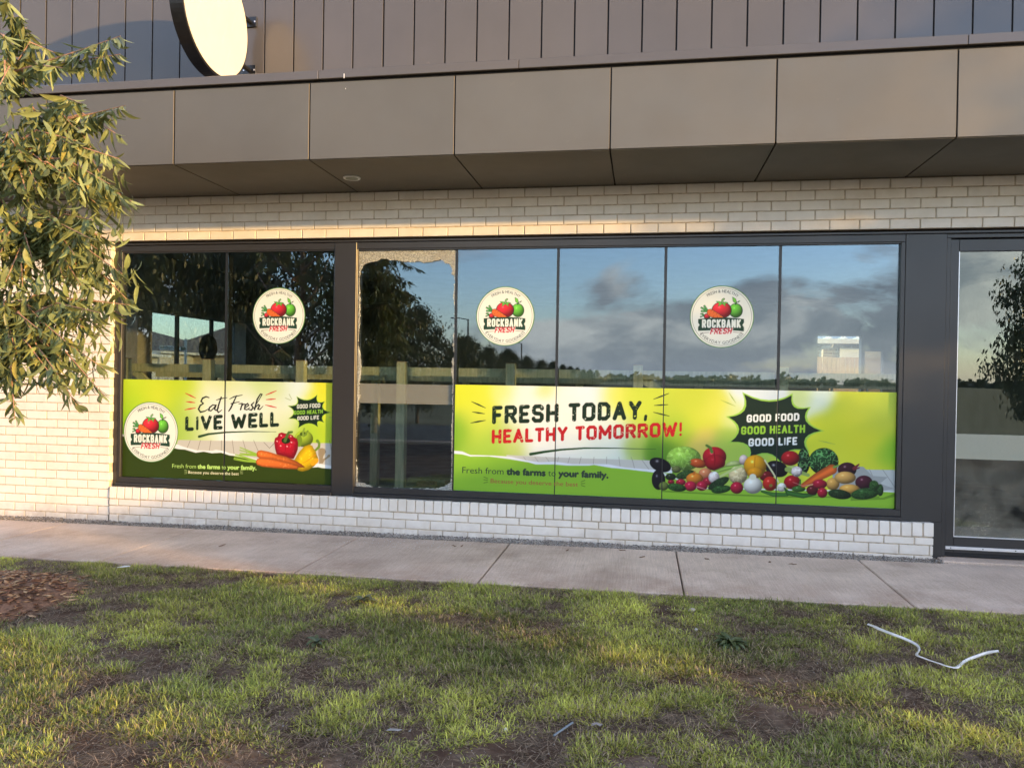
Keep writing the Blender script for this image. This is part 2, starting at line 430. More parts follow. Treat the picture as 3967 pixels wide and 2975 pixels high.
ART1 = json.loads('''[["p",[[-4586,819],[-3754,829],[-2934,835],[-2930,566],[-4124,522],[-4635,656]],[203,196,190],0],["l",[[-4452,819],[-4520,660]],[4,4],[120,110,100],0],["l",[[-4341,822],[-4386,664]],[4,4],[120,110,100],0],["l",[[-4227,825],[-4252,669]],[4,4],[120,110,100],0],["l",[[-4113,829],[-4114,673]],[4,4],[120,110,100],0],["l",[[-3997,832],[-3973,678]],[4,4],[120,110,100],0],["l",[[-3883,836],[-3832,683]],[4,4],[120,110,100],0],["l",[[-3769,839],[-3696,687]],[4,4],[120,110,100],0],["l",[[-3096,859],[-3088,708]],[4,4],[120,110,100],0],["l",[[-2979,863],[-2944,712]],[4,4],[120,110,100],0],["l",[[-3661,824],[-3600,767],[-3545,825]],[4,4,4],[110,100,92],0],["p",[[-5291,878],[-5212,862],[-5027,820],[-4792,798],[-4585,772],[-4508,749],[-4380,723],[-4215,723],[-4171,735],[-4077,723],[-4026,705],[-3951,696],[-3752,662],[-3505,636],[-3261,611],[-3081,638],[-3045,630],[-2925,614],[-2922,420],[-5297,360]],[238,236,242],0],["p",[[-5291,851],[-5211,841],[-5027,785],[-4792,763],[-4585,728],[-4508,725],[-4392,697],[-4304,711],[-4215,698],[-4114,706],[-4026,683],[-3951,678],[-3751,634],[-3505,608],[-3261,582],[-3092,600],[-3044,592],[-2924,587],[-2922,420],[-5297,360]],[50,66,12],0],["l",[[-4512,1289],[-4456,1266],[-4400,1242]],[5,14,5],[205,50,50],0],["l",[[-4504,1205],[-4455,1201],[-4406,1197]],[5,14,5],[205,50,50],0],["l",[[-4517,1123],[-4458,1134],[-4399,1144]],[5,14,5],[205,50,50],0],["l",[[-3646,1288],[-3591,1310],[-3536,1332]],[5,13,5],[205,50,50],0],["l",[[-3643,1243],[-3593,1247],[-3544,1252]],[5,13,5],[205,50,50],0],["l",[[-3651,1190],[-3592,1179],[-3533,1167]],[5,14,5],[205,50,50],0],["l",[[-4254,1250],[-4286,1259],[-4324,1243],[-4341,1211],[-4313,1191]],[9,13,16,15,10],[20,24,24],0],["l",[[-4313,1191],[-4348,1171],[-4367,1133],[-4345,1104],[-4299,1114],[-4259,1138]],[10,15,16,15,11,6],[20,24,24],0],["l",[[-4178,1175],[-4212,1179],[-4247,1151],[-4255,1124],[-4231,1119],[-4199,1149],[-4178,1177],[-4192,1137],[-4177,1124],[-4146,1150]],[10,11,15,15,11,10,15,15,10,5],[20,24,24],0],["l",[[-4122,1258],[-4146,1188],[-4164,1126],[-4151,1104],[-4114,1131]],[13,15,16,11,6],[20,24,24],0],["l",[[-4175,1228],[-4122,1243],[-4059,1254]],[6,11,5],[20,24,24],0],["l",[[-3959,1273],[-3990,1209],[-4018,1151],[-4040,1120]],[11,15,16,10],[20,24,24],0],["l",[[-4032,1241],[-3984,1265],[-3897,1283]],[6,11,6],[20,24,24],0],["l",[[-4015,1195],[-3927,1216]],[11,6],[20,24,24],0],["l",[[-3933,1196],[-3896,1200],[-3913,1139]],[6,12,15],[20,24,24],0],["l",[[-3910,1162],[-3884,1193],[-3856,1191]],[6,11,10],[20,24,24],0],["l",[[-3868,1156],[-3826,1183],[-3839,1201],[-3866,1179],[-3870,1145],[-3845,1138],[-3815,1161]],[9,11,12,14,14,10,6],[20,24,24],0],["l",[[-3772,1214],[-3799,1188],[-3779,1162],[-3798,1137],[-3831,1143]],[9,14,15,14,7],[20,24,24],0],["l",[[-3771,1154],[-3705,1261],[-3687,1294],[-3705,1296],[-3738,1243],[-3764,1143]],[6,7,11,11,15,16],[20,24,24],0],["l",[[-3761,1157],[-3725,1194],[-3712,1183],[-3729,1150],[-3709,1144],[-3675,1179]],[7,12,15,15,10,5],[20,24,24],0],["t","LIVE WELL",[-4510,909],[-3504,982],146,0.24,[22,42,28],1,0],["l",[[-4357,859],[-4255,887],[-4067,910],[-3817,925],[-3534,930]],[25,20,15,10,3],[40,70,40],0],["p",[[-3327,1283],[-3287,1263],[-3248,1253],[-3211,1252],[-3176,1260],[-3142,1278],[-3110,1306],[-3114,1274],[-3111,1252],[-3101,1237],[-3083,1231],[-3058,1232],[-3027,1242],[-3045,1216],[-3051,1193],[-3046,1173],[-3029,1156],[-3001,1143],[-2962,1133],[-3002,1123],[-3030,1110],[-3047,1095],[-3053,1076],[-3048,1054],[-3031,1029],[-3060,1040],[-3082,1043],[-3097,1039],[-3104,1028],[-3103,1008],[-3095,982],[-3129,1003],[-3163,1014],[-3198,1016],[-3234,1009],[-3270,992],[-3307,966],[-3300,1000],[-3302,1026],[-3314,1045],[-3336,1057],[-3368,1062],[-3410,1060],[-3379,1083],[-3360,1105],[-3355,1127],[-3363,1148],[-3384,1168],[-3419,1188],[-3377,1189],[-3345,1196],[-3325,1209],[-3315,1227],[-3316,1252]],[165,205,70],0],["p",[[-3320,1275],[-3282,1256],[-3245,1246],[-3210,1245],[-3177,1253],[-3145,1270],[-3115,1296],[-3119,1266],[-3115,1245],[-3106,1231],[-3089,1225],[-3066,1227],[-3036,1236],[-3053,1212],[-3059,1190],[-3054,1171],[-3038,1155],[-3012,1142],[-2975,1133],[-3012,1124],[-3039,1112],[-3055,1097],[-3061,1079],[-3056,1058],[-3040,1035],[-3068,1045],[-3088,1048],[-3102,1044],[-3108,1033],[-3108,1015],[-3100,990],[-3132,1010],[-3165,1021],[-3198,1023],[-3231,1016],[-3266,1000],[-3301,976],[-3293,1007],[-3296,1032],[-3307,1050],[-3328,1062],[-3358,1066],[-3398,1064],[-3368,1086],[-3351,1107],[-3346,1127],[-3353,1147],[-3373,1166],[-3406,1185],[-3366,1186],[-3337,1192],[-3317,1204],[-3308,1222],[-3309,1246]],[24,44,28],0],["t","GOOD FOOD",[-3320,1161],[-3079,1178],42,0.2,[240,240,238],0,0],["t","GOOD HEALTH",[-3349,1101],[-3052,1122],39,0.2,[150,205,70],0,0],["t","GOOD LIFE",[-3314,1048],[-3090,1063],39,0.2,[240,240,238],0,0],["l",[[-3441,1263],[-3386,1243]],[5,5],[150,165,110],0],["l",[[-3403,1301],[-3375,1254]],[5,5],[150,165,110],0],["l",[[-2989,1086],[-2942,1082]],[5,5],[150,165,110],0],["l",[[-4511,522],[-4483,514]],[4,4],[200,215,150],0],["l",[[-4511,504],[-4483,500]],[4,4],[200,215,150],0],["l",[[-4511,485],[-4483,488]],[4,4],[200,215,150],0],["l",[[-3880,545],[-3907,535]],[4,4],[200,215,150],0],["l",[[-3880,528],[-3907,521]],[4,4],[200,215,150],0],["l",[[-3880,508],[-3907,509]],[4,4],[200,215,150],0],["p",[[-3089,781],[-3052,787],[-3023,778],[-3012,749],[-3040,708],[-3045,681],[-3008,699],[-2993,725],[-2967,725],[-2972,705],[-3024,669],[-3044,638],[-3081,632]],[158,138,112],0],["e",[-3244,871],[96,3],[-1,80],[165,190,55],0,0.6],["e",[-3292,850],[32,1],[-1,60],[120,145,40],0,0],["e",[-3250,916],[37,1],[0,22],[75,95,25],0,0],["l",[[-3250,896],[-3253,931],[-3240,969]],[21,18,19],[135,160,60],0],["l",[[-3239,897],[-3203,948]],[14,16],[120,145,50],0],["p",[[-3552,832],[-3544,868],[-3515,884],[-3507,914],[-3475,926],[-3432,916],[-3400,914],[-3362,903],[-3346,883],[-3313,869],[-3302,830],[-3304,769],[-3322,719],[-3348,670],[-3423,680],[-3525,712],[-3542,762]],[192,22,46],1],["l",[[-3436,815],[-3432,765],[-3445,715]],[11,6,2],[150,12,34],0],["l",[[-3515,881],[-3474,870]],[4,4],[150,12,34],0],["l",[[-3345,881],[-3383,872]],[4,4],[150,12,34],0],["e",[-3430,848],[46,1],[0,31],[32,42,16],0,0],["l",[[-3439,846],[-3418,896],[-3400,927],[-3367,932]],[33,28,25,21],[82,112,50],0],["e",[-3480,895],[8,-4],[3,5],[245,190,195],0,0],["e",[-3380,890],[8,-4],[3,5],[245,190,195],0,0],["e",[-3522,838],[8,-4],[3,5],[245,190,195],0,0],["e",[-3484,794],[8,-4],[3,5],[245,190,195],0,0],["e",[-3416,791],[8,-4],[3,5],[245,190,195],0,0],["e",[-3372,832],[8,-4],[3,5],[245,190,195],0,0],["p",[[-3337,663],[-3290,740],[-3238,797],[-3185,817],[-3153,804],[-3142,780],[-3120,760],[-3112,726],[-3095,691],[-3100,651],[-3129,610],[-3192,568],[-3255,551],[-3298,559],[-3309,574],[-3353,663]],[238,190,18],1],["l",[[-3120,720],[-3204,658],[-3272,620]],[10,7,3],[215,140,12],0],["e",[-3129,650],[19,-20],[36,30],[238,165,25],0,0],["l",[[-3118,765],[-3086,796],[-3082,831],[-3103,853]],[21,25,21,32],[112,142,50],0],["l",[[-3734,705],[-3830,738],[-3912,764]],[16,12,10],[150,186,64],0],["l",[[-3734,700],[-3830,722],[-3915,737]],[16,12,10],[150,186,64],0],["l",[[-3736,695],[-3829,702],[-3911,707]],[16,12,10],[150,186,64],0],["l",[[-3736,690],[-3840,692],[-3917,692]],[16,12,10],[150,186,64],0],["l",[[-3741,639],[-3856,671],[-3961,693]],[16,12,10],[150,186,64],0],["l",[[-3741,634],[-3856,661],[-3971,677]],[16,12,10],[150,186,64],0],["l",[[-3741,629],[-3856,640],[-3974,659]],[16,12,10],[150,186,64],0],["l",[[-3741,627],[-3856,630],[-3976,646]],[16,12,10],[150,186,64],0],["p",[[-3737,715],[-3721,738],[-3688,745],[-3612,734],[-3531,712],[-3423,690],[-3315,649],[-3245,611],[-3229,591],[-3288,590],[-3395,616],[-3557,656],[-3698,661],[-3731,680]],[226,112,46],1],["p",[[-3744,629],[-3730,657],[-3698,667],[-3611,664],[-3503,652],[-3395,634],[-3304,612],[-3290,592],[-3309,571],[-3421,570],[-3556,575],[-3675,583],[-3730,599]],[226,112,46],1]]''')
BLOB1 = json.loads('''[[-5100,1315,261,205,222,45],[-4619,1348,230,190,212,40],[-5188,1053,262,150,200,45],[-4799,1262,155,225,228,60],[-4577,1091,166,175,205,70],[-4511,952,153,165,195,80],[-4259,1134,227,240,240,225],[-3946,1222,285,238,240,240],[-3763,1398,148,190,212,120],[-3541,1379,134,205,218,150],[-3370,1359,145,225,235,240],[-3125,1182,132,224,226,60],[-3008,1366,119,225,220,50],[-3755,869,160,210,225,190],[-3509,922,146,200,215,140],[-3205,908,156,172,205,60],[-3025,913,107,190,210,50],[-4005,1001,274,240,240,240],[-3573,1058,183,232,234,215],[-4382,851,140,195,212,130],[-5266,932,119,130,185,45],[-4086,1381,163,205,215,110]]''')
ART2 = json.loads('''[["p",[[-1237,780],[-779,772],[168,774],[271,776],[273,653],[-1235,661]],[206,202,198],0],["l",[[-1192,762],[-1103,666]],[3,3],[140,134,128],0],["l",[[-1077,766],[-994,670]],[3,3],[140,134,128],0],["l",[[-972,770],[-896,673]],[3,3],[140,134,128],0],["l",[[-871,773],[-794,677]],[3,3],[140,134,128],0],["l",[[-752,777],[-767,678]],[3,3],[140,134,128],0],["l",[[-648,781],[-676,681]],[3,3],[140,134,128],0],["l",[[-544,784],[-569,685]],[3,3],[140,134,128],0],["l",[[-427,788],[-436,690]],[3,3],[140,134,128],0],["l",[[-314,792],[-309,694]],[3,3],[140,134,128],0],["l",[[-203,795],[-189,699]],[3,3],[140,134,128],0],["l",[[-93,799],[-58,703]],[3,3],[140,134,128],0],["l",[[15,803],[76,708]],[3,3],[140,134,128],0],["p",[[-173,768],[101,773],[103,648],[-171,661]],[206,202,198],0],["p",[[1673,754],[2159,763],[2163,561],[1677,541]],[196,196,196],0],["l",[[-81,771],[-59,689]],[3,3],[120,116,112],0],["l",[[4,774],[68,693]],[3,3],[120,116,112],0],["l",[[1819,755],[1874,582]],[3,3],[120,116,112],0],["l",[[1931,759],[2014,588]],[3,3],[120,116,112],0],["l",[[2036,763],[2152,593]],[3,3],[120,116,112],0],["p",[[1630,794],[1881,781],[1955,707],[2078,700],[2018,643],[2132,604],[1988,565],[1634,572]],[165,165,165],0],["p",[[-1773,806],[-1660,799],[-1581,769],[-1347,770],[-1192,764],[-1028,733],[-919,724],[-779,733],[-617,717],[-458,723],[-299,727],[-142,702],[118,691],[272,692],[280,245],[-1765,367]],[236,236,248],0],["p",[[-1772,776],[-1659,771],[-1580,754],[-1402,760],[-1214,742],[-1028,718],[-962,701],[-800,707],[-671,701],[-468,708],[-426,716],[-267,694],[-141,688],[119,666],[273,667],[280,245],[-1765,367]],[146,192,56],0],["p",[[117,692],[262,643],[487,548],[1571,570],[1988,581],[2163,581],[2166,386],[378,395]],[236,236,248],0],["p",[[-191,498],[149,650],[262,631],[488,537],[1571,559],[1988,574],[2163,571],[2166,386],[-189,370]],[146,192,56],0],["p",[[1782,512],[2041,523],[2142,566],[2143,538],[2051,507],[1782,484]],[112,152,44],0],["t","FRESH TODAY,",[-1379,1062],[48,1143],169,0.22,[22,42,28],1,0],["t","HEALTHY TOMORROW!",[-1380,879],[354,998],131,0.22,[190,24,34],1,0],["l",[[-1012,794],[-888,819],[-727,845],[-513,866],[-249,874],[125,876]],[26,22,17,13,9,2],[36,70,38],0],["l",[[-1578,1268],[-1510,1240],[-1443,1211]],[4,14,4],[30,48,32],0],["l",[[-1568,1171],[-1510,1164],[-1451,1157]],[4,14,4],[30,48,32],0],["l",[[-1583,1067],[-1512,1082],[-1441,1096]],[4,15,4],[30,48,32],0],["l",[[97,1324],[164,1352],[231,1380]],[4,13,4],[30,48,32],0],["l",[[104,1269],[165,1274],[225,1279]],[4,13,4],[30,48,32],0],["l",[[97,1208],[168,1192],[239,1176]],[4,13,4],[30,48,32],0],["l",[[-1449,568],[-1412,554]],[4,4],[60,75,35],0],["l",[[-1449,542],[-1412,537]],[4,4],[60,75,35],0],["l",[[-1448,512],[-1412,520]],[4,4],[60,75,35],0],["l",[[-506,572],[-541,558]],[4,4],[60,75,35],0],["l",[[-506,544],[-541,541]],[4,4],[60,75,35],0],["l",[[-505,515],[-540,526]],[4,4],[60,75,35],0],["p",[[865,1403],[943,1367],[1019,1345],[1091,1338],[1160,1345],[1227,1366],[1290,1402],[1288,1354],[1297,1317],[1317,1293],[1348,1279],[1389,1278],[1442,1287],[1418,1243],[1410,1203],[1421,1166],[1448,1133],[1493,1105],[1555,1080],[1493,1062],[1448,1039],[1420,1010],[1409,975],[1416,935],[1440,889],[1379,902],[1327,903],[1284,890],[1249,865],[1224,827],[1209,775],[1170,818],[1129,846],[1084,858],[1036,856],[984,839],[930,807],[935,858],[927,898],[904,928],[867,947],[815,955],[749,952],[793,995],[819,1037],[825,1076],[812,1114],[779,1151],[728,1185],[792,1199],[839,1221],[870,1253],[885,1294],[883,1344]],[160,205,80],0],["p",[[882,1384],[955,1350],[1026,1330],[1094,1323],[1159,1330],[1221,1350],[1281,1383],[1279,1338],[1287,1304],[1305,1281],[1334,1268],[1374,1267],[1423,1276],[1400,1235],[1394,1197],[1403,1162],[1429,1132],[1471,1104],[1529,1081],[1471,1065],[1428,1043],[1402,1016],[1392,983],[1398,945],[1421,902],[1364,915],[1315,915],[1274,904],[1242,880],[1219,844],[1204,795],[1168,835],[1129,862],[1087,874],[1042,872],[994,856],[942,825],[948,873],[940,911],[918,939],[883,957],[835,964],[773,962],[815,1002],[838,1041],[844,1078],[832,1114],[801,1148],[753,1180],[813,1193],[857,1214],[887,1243],[900,1282],[899,1329]],[22,42,30],0],["t","GOOD FOOD",[907,1137],[1348,1163],68,0.22,[238,240,244],0,0],["t","GOOD HEALTH",[861,1028],[1398,1059],72,0.22,[146,196,60],0,0],["t","GOOD LIFE",[925,926],[1335,952],70,0.22,[238,240,244],0,0],["l",[[751,1397],[781,1351],[812,1306]],[2,9,2],[150,175,80],0],["l",[[682,1330],[745,1304],[808,1278]],[2,9,2],[150,175,80],0],["l",[[1510,996],[1579,982],[1648,967]],[2,8,2],[150,175,80],0],["l",[[190,502],[638,495],[1221,494],[2008,527]],[14,14,14,14],[110,150,42],0],["e",[1391,810],[52,2],[-2,114],[28,52,28],2,1],["e",[1556,816],[122,4],[-2,117],[38,76,38],2,0.4],["e",[370,800],[151,5],[-2,110],[152,196,78],1,0.5],["e",[166,737],[92,-34],[21,56],[26,22,28],0,1.2],["e",[153,603],[60,2],[-2,90],[26,22,28],0,1.2],["e",[199,548],[42,2],[-1,39],[112,124,60],0,0.3],["e",[307,701],[40,1],[-1,31],[110,115,65],0,0.2],["e",[497,763],[74,-11],[6,40],[206,86,40],0,1],["e",[425,772],[14,0],[0,12],[110,130,60],0,0],["e",[637,825],[102,3],[-2,89],[186,26,42],0,1],["e",[643,774],[88,3],[-1,71],[170,20,36],0,0.3],["l",[[631,885],[643,794],[634,723]],[6,10,4],[140,12,26],0],["l",[[614,867],[601,905],[567,924]],[26,24,22],[92,124,50],0],["e",[561,670],[59,2],[-1,53],[216,132,92],0,1],["e",[388,658],[80,25],[-10,35],[54,84,40],3,0.3],["e",[260,633],[46,2],[-1,31],[34,48,28],0,1],["e",[468,625],[73,3],[-1,53],[226,132,42],0,1],["l",[[462,671],[472,687]],[26,10],[205,110,40],0],["e",[1279,834],[76,3],[-1,64],[172,26,32],0,1],["e",[800,759],[67,15],[-6,34],[190,200,130],0,0.2],["e",[887,805],[39,1],[-1,46],[226,200,196],0,0.3],["e",[1168,737],[93,-23],[16,68],[22,18,24],0,1.5],["e",[1312,733],[66,-10],[5,36],[165,182,105],0,0.3],["l",[[1255,736],[1350,719],[1431,692]],[42,38,29],[150,170,90],0],["l",[[647,693],[732,727],[859,756]],[29,39,26],[150,185,80],1],["e",[841,670],[80,3],[-1,79],[216,196,152],1,0.3],["l",[[675,643],[772,703],[878,757]],[22,20,18],[192,206,132],0],["e",[1083,669],[60,2],[-1,46],[110,20,26],0,1],["e",[985,756],[95,3],[-2,97],[230,160,26],0,1],["l",[[984,836],[980,756],[987,675]],[6,10,6],[205,130,15],0],["e",[986,696],[68,3],[-1,50],[222,148,22],0,0.2],["e",[264,587],[30,1],[0,20],[150,26,50],0,1],["e",[349,588],[43,2],[-1,29],[176,30,56],0,1],["e",[582,604],[45,2],[-1,36],[166,30,52],0,1],["e",[533,562],[49,2],[-1,43],[182,30,62],0,1],["e",[434,556],[53,2],[-1,45],[192,30,66],0,1],["l",[[489,555],[539,541],[583,528]],[10,6,3],[220,140,150],0],["e",[636,642],[48,2],[-1,53],[222,206,206],1,0.4],["e",[315,540],[82,-8],[4,35],[46,82,36],3,0.3],["e",[676,591],[87,52],[-18,33],[36,62,32],3,0.3],["e",[699,539],[83,16],[-5,34],[46,86,36],3,0.4],["e",[833,558],[55,2],[-1,53],[176,26,56],0,1],["e",[1113,605],[61,2],[-1,64],[192,42,32],0,1],["e",[1121,590],[15,1],[0,14],[120,110,50],0,0],["e",[971,584],[80,3],[-1,73],[228,222,216],0,0.4],["e",[967,660],[29,1],[0,26],[225,222,205],0,0],["l",[[1066,809],[1131,711],[1185,623]],[13,14,13],[216,210,172],0],["e",[1299,625],[70,3],[-1,62],[166,20,32],0,1],["e",[1212,577],[40,2],[-1,38],[226,216,210],1,0.4],["e",[1336,720],[46,2],[-1,46],[222,206,206],1,0.4],["l",[[1047,535],[1144,511],[1259,516]],[19,35,29],[60,112,46],1],["l",[[1234,575],[1268,531],[1392,511],[1496,528]],[8,42,44,15],[52,102,42],1],["l",[[1368,650],[1362,590]],[9,25],[70,110,45],0],["e",[1353,569],[57,2],[0,26],[58,106,44],0,1],["l",[[1390,601],[1502,675],[1623,749]],[38,74,87],[226,106,44],1],["l",[[1641,769],[1679,786]],[19,13],[120,160,70],0],["e",[1749,752],[76,3],[-1,63],[62,26,36],0,1],["l",[[1805,765],[1844,801]],[28,11],[120,40,50],0],["l",[[1805,756],[1848,772]],[19,9],[110,40,50],0],["e",[1887,648],[70,3],[-1,59],[76,30,46],0,1],["e",[1635,624],[54,2],[-1,53],[214,160,82],0,0.4],["e",[1735,682],[86,3],[-1,53],[222,168,92],0,0.4],["e",[1467,564],[49,2],[-1,42],[90,24,30],0,1],["e",[1527,618],[60,2],[-1,41],[168,26,52],0,1],["l",[[1470,614],[1390,596],[1304,627]],[8,4,3],[225,150,150],0],["e",[1771,585],[84,3],[-1,42],[226,168,82],0,0.4],["e",[1550,544],[42,2],[-1,44],[172,26,52],0,1],["e",[2020,587],[26,1],[-1,51],[46,80,38],3,0.2],["e",[1969,622],[39,2],[-1,45],[52,88,40],3,0.3],["e",[1692,537],[94,-10],[5,41],[32,54,28],3,0.3],["e",[1897,550],[111,17],[-6,48],[46,82,38],3,0.4]]''')
BLOB2 = json.loads('''[[-1702,1324,146,220,224,50],[-1500,1306,166,224,226,60],[-1719,995,135,120,172,45],[-1519,1088,167,216,220,80],[-1114,1314,196,236,236,226],[-784,1053,278,242,240,236],[-889,889,215,228,232,238],[-468,1348,169,226,234,248],[-257,1331,115,228,226,90],[4,1284,165,205,216,70],[-1218,965,121,196,204,130],[-1415,872,177,160,195,70],[-1161,837,120,185,200,100],[145,920,103,98,150,40],[212,1184,123,192,206,66],[-408,925,231,230,236,228],[-61,893,93,170,195,90],[-865,1394,75,205,220,110],[-1268,1365,88,225,228,110],[-765,1214,214,242,238,228],[254,1057,135,150,186,56],[452,1268,166,204,212,66],[630,1272,99,222,220,90],[547,939,100,218,198,100],[913,1369,130,224,234,246],[1033,1349,119,216,226,236],[1504,1347,95,214,230,226],[1376,1356,74,196,216,150],[1634,1128,126,215,220,56],[1835,1023,155,228,222,50],[1924,1268,175,208,214,70],[2036,1336,92,198,214,80],[2085,920,92,130,190,44],[1722,909,115,222,222,60],[167,893,90,84,134,40],[725,899,99,172,200,84],[1962,861,123,215,218,60],[807,1219,87,215,225,150]]''')
ARTL = json.loads('''[["e",[120,55],[59,0],[-1,64],[28,56,46],0,0],["e",[120,55],[54,0],[-1,59],[112,196,66],0,0.4],["e",[-126,4],[29,0],[0,26],[28,56,46],0,0],["e",[-126,4],[24,0],[0,21],[214,48,62],0,0.4],["l",[[-123,57],[-150,94]],[14,18],[28,56,46],0],["l",[[-123,57],[-150,94]],[7,10],[90,180,90],0],["l",[[-126,53],[-175,79]],[14,18],[28,56,46],0],["l",[[-126,53],[-175,79]],[7,10],[90,180,90],0],["l",[[-129,46],[-173,49]],[14,18],[28,56,46],0],["l",[[-129,46],[-173,49]],[7,10],[90,180,90],0],["l",[[-155,13],[-178,25]],[7,13],[28,56,46],0],["l",[[-155,13],[-178,25]],[2,7],[90,180,90],0],["l",[[-155,8],[-180,0]],[7,13],[28,56,46],0],["l",[[-155,8],[-180,0]],[2,7],[90,180,90],0],["l",[[-153,17],[-164,28]],[7,13],[28,56,46],0],["l",[[-153,17],[-164,28]],[2,7],[90,180,90],0],["e",[-1,59],[86,0],[-1,74],[28,56,46],0,0],["e",[-1,59],[81,0],[-1,69],[224,48,62],0,0.6],["l",[[-50,136],[-19,135],[-2,126],[32,131],[51,124],[26,115],[31,92],[4,114],[-33,92],[-23,119],[-50,136]],[4,4,4,4,4,4,4,4,4,4,4],[28,56,46],0],["p",[[-50,136],[-19,135],[-2,126],[32,131],[51,124],[26,115],[31,92],[4,114],[-33,92],[-23,119]],[112,190,80],0],["l",[[2,124],[4,148],[16,157]],[17,16,18],[28,56,46],0],["l",[[2,124],[4,148],[16,157]],[9,8,10],[150,206,120],0],["l",[[91,173],[117,158],[125,128],[118,119],[96,136],[91,173]],[5,5,5,5,5,5],[28,56,46],0],["p",[[91,173],[117,158],[125,128],[118,119],[96,136]],[120,196,76],0],["l",[[118,104],[119,122],[151,138]],[5,7,9],[28,56,46],0],["l",[[-126,43],[-118,62],[-94,67],[-65,50],[-23,22],[19,-8],[-72,-8],[-105,4],[-123,24],[-126,43]],[6,6,6,6,6,6,6,6,6,6],[28,56,46],0],["p",[[-126,43],[-118,62],[-94,67],[-65,50],[-23,22],[19,-8],[-72,-8],[-105,4],[-123,24]],[236,112,52],0],["l",[[-86,59],[-94,47]],[3,3],[150,60,30],0],["l",[[-63,47],[-73,35]],[3,3],[150,60,30],0],["l",[[-40,29],[-48,19]],[3,3],[150,60,30],0],["l",[[-106,11],[-100,27]],[3,3],[150,60,30],0],["l",[[-72,-6],[-66,11]],[3,3],[150,60,30],0],["l",[[-39,-7],[-35,5]],[3,3],[150,60,30],0],["l",[[-11,13],[-17,5]],[3,3],[150,60,30],0],["p",[[-202,-20],[-138,-14],[-72,-9],[-6,-7],[59,-8],[129,-13],[190,-21],[192,-49],[179,-71],[192,-93],[192,-128],[98,-120],[-5,-117],[-103,-121],[-201,-126],[-202,-93],[-189,-73],[-202,-53]],[34,66,52],0],["t","ROCKBANK",[-169,-99],[165,-98],76,0.27,[246,244,238],0,0],["t","FRESH",[-99,-158],[92,-153],58,0.42,[250,246,240],0,0.28],["t","FRESH",[-95,-155],[88,-150],53,0.2,[208,44,66],0,0.28],["l",[[-180,-146],[-107,-139]],[3,3],[90,60,60],0],["l",[[100,-134],[174,-142]],[3,3],[90,60,60],0]]''')
# ------------------------------------------------------------------ ground, footpath, lawn
def gz(x):
    return 0.012 + 0.007 * np.clip(x, -8.0, 5.0)
_VN = {}
def vnoise(x, y, scale, seed):
    """smooth value noise 0..1"""
    if seed not in _VN:
        _VN[seed] = np.random.default_rng(seed).random((64, 64))
    g = _VN[seed]
    X, Y = np.asarray(x) * scale, np.asarray(y) * scale
    i, j = np.floor(X).astype(int), np.floor(Y).astype(int)
    fx, fy = X - i, Y - j
    fx, fy = fx * fx * (3 - 2 * fx), fy * fy * (3 - 2 * fy)
    a, b = g[i % 64, j % 64], g[(i + 1) % 64, j % 64]
    c, d = g[i % 64, (j + 1) % 64], g[(i + 1) % 64, (j + 1) % 64]
    return (a * (1 - fx) + b * fx) * (1 - fy) + (c * (1 - fx) + d * fx) * fy
def fnoise(x, y, scale, seed, octv=3):
    s, a, t = 0, 1, 0
    for k in range(octv):
        s = s + a * vnoise(x, y, scale * 2 ** k, seed + k * 17); t += a; a *= 0.5
    return s / t
def lawn_z(x, y):
    e = np.clip((-1.47 - np.asarray(y)) / 0.25, 0, 1)
    return gz(x) - 0.022 + 0.02 * e + 0.045 * (fnoise(x, y, 1.3, 5) - 0.5) * e + 0.018 * (fnoise(x, y, 6, 9) - 0.5) * e
def big_mesh(name, V, F3, F4, mat, cols=None, parent=None, loc=None, smooth=False):
    me = bpy.data.meshes.new(name)
    V = np.asarray(V, dtype=np.float32)
    L = Vector(loc) if loc is not None else wloc(parent)
    V = V - np.array([L.x, L.y, L.z], dtype=np.float32)
    n3, n4 = (0 if F3 is None else len(F3)), (0 if F4 is None else len(F4))
    me.vertices.add(len(V)); me.vertices.foreach_set('co', V.ravel())
    loops = np.concatenate([a.ravel() for a in (F4, F3) if a is not None]).astype(np.int32)
    me.loops.add(len(loops)); me.loops.foreach_set('vertex_index', loops)
    me.polygons.add(n3 + n4)
    st = np.concatenate([np.arange(n4) * 4, n4 * 4 + np.arange(n3) * 3]).astype(np.int32)
    me.polygons.foreach_set('loop_start', st)
    if smooth: me.polygons.foreach_set('use_smooth', np.ones(n3 + n4, dtype=bool))
    me.update(calc_edges=True)
    if cols is not None:
        ca = me.color_attributes.new('Col', 'FLOAT_COLOR', 'POINT')
        c4 = np.ones((len(V), 4), dtype=np.float32); c4[:, :3] = cols
        ca.data.foreach_set('color', c4.ravel())
    me.materials.append(mat)
    o = bpy.data.objects.new(name, me)
    return link(o, parent, L)
def grid_mesh(name, xs, ys, zf, mat):
    X, Y = np.meshgrid(xs, ys, indexing='ij')
    V = np.stack([X, Y, zf(X, Y)], -1).reshape(-1, 3)
    nx, ny = len(xs), len(ys)
    idx = np.arange(nx * ny).reshape(nx, ny)
    F = np.stack([idx[:-1, :-1], idx[1:, :-1], idx[1:, 1:], idx[:-1, 1:]], -1).reshape(-1, 4)
    return big_mesh(name, V, None, F, mat, smooth=True)

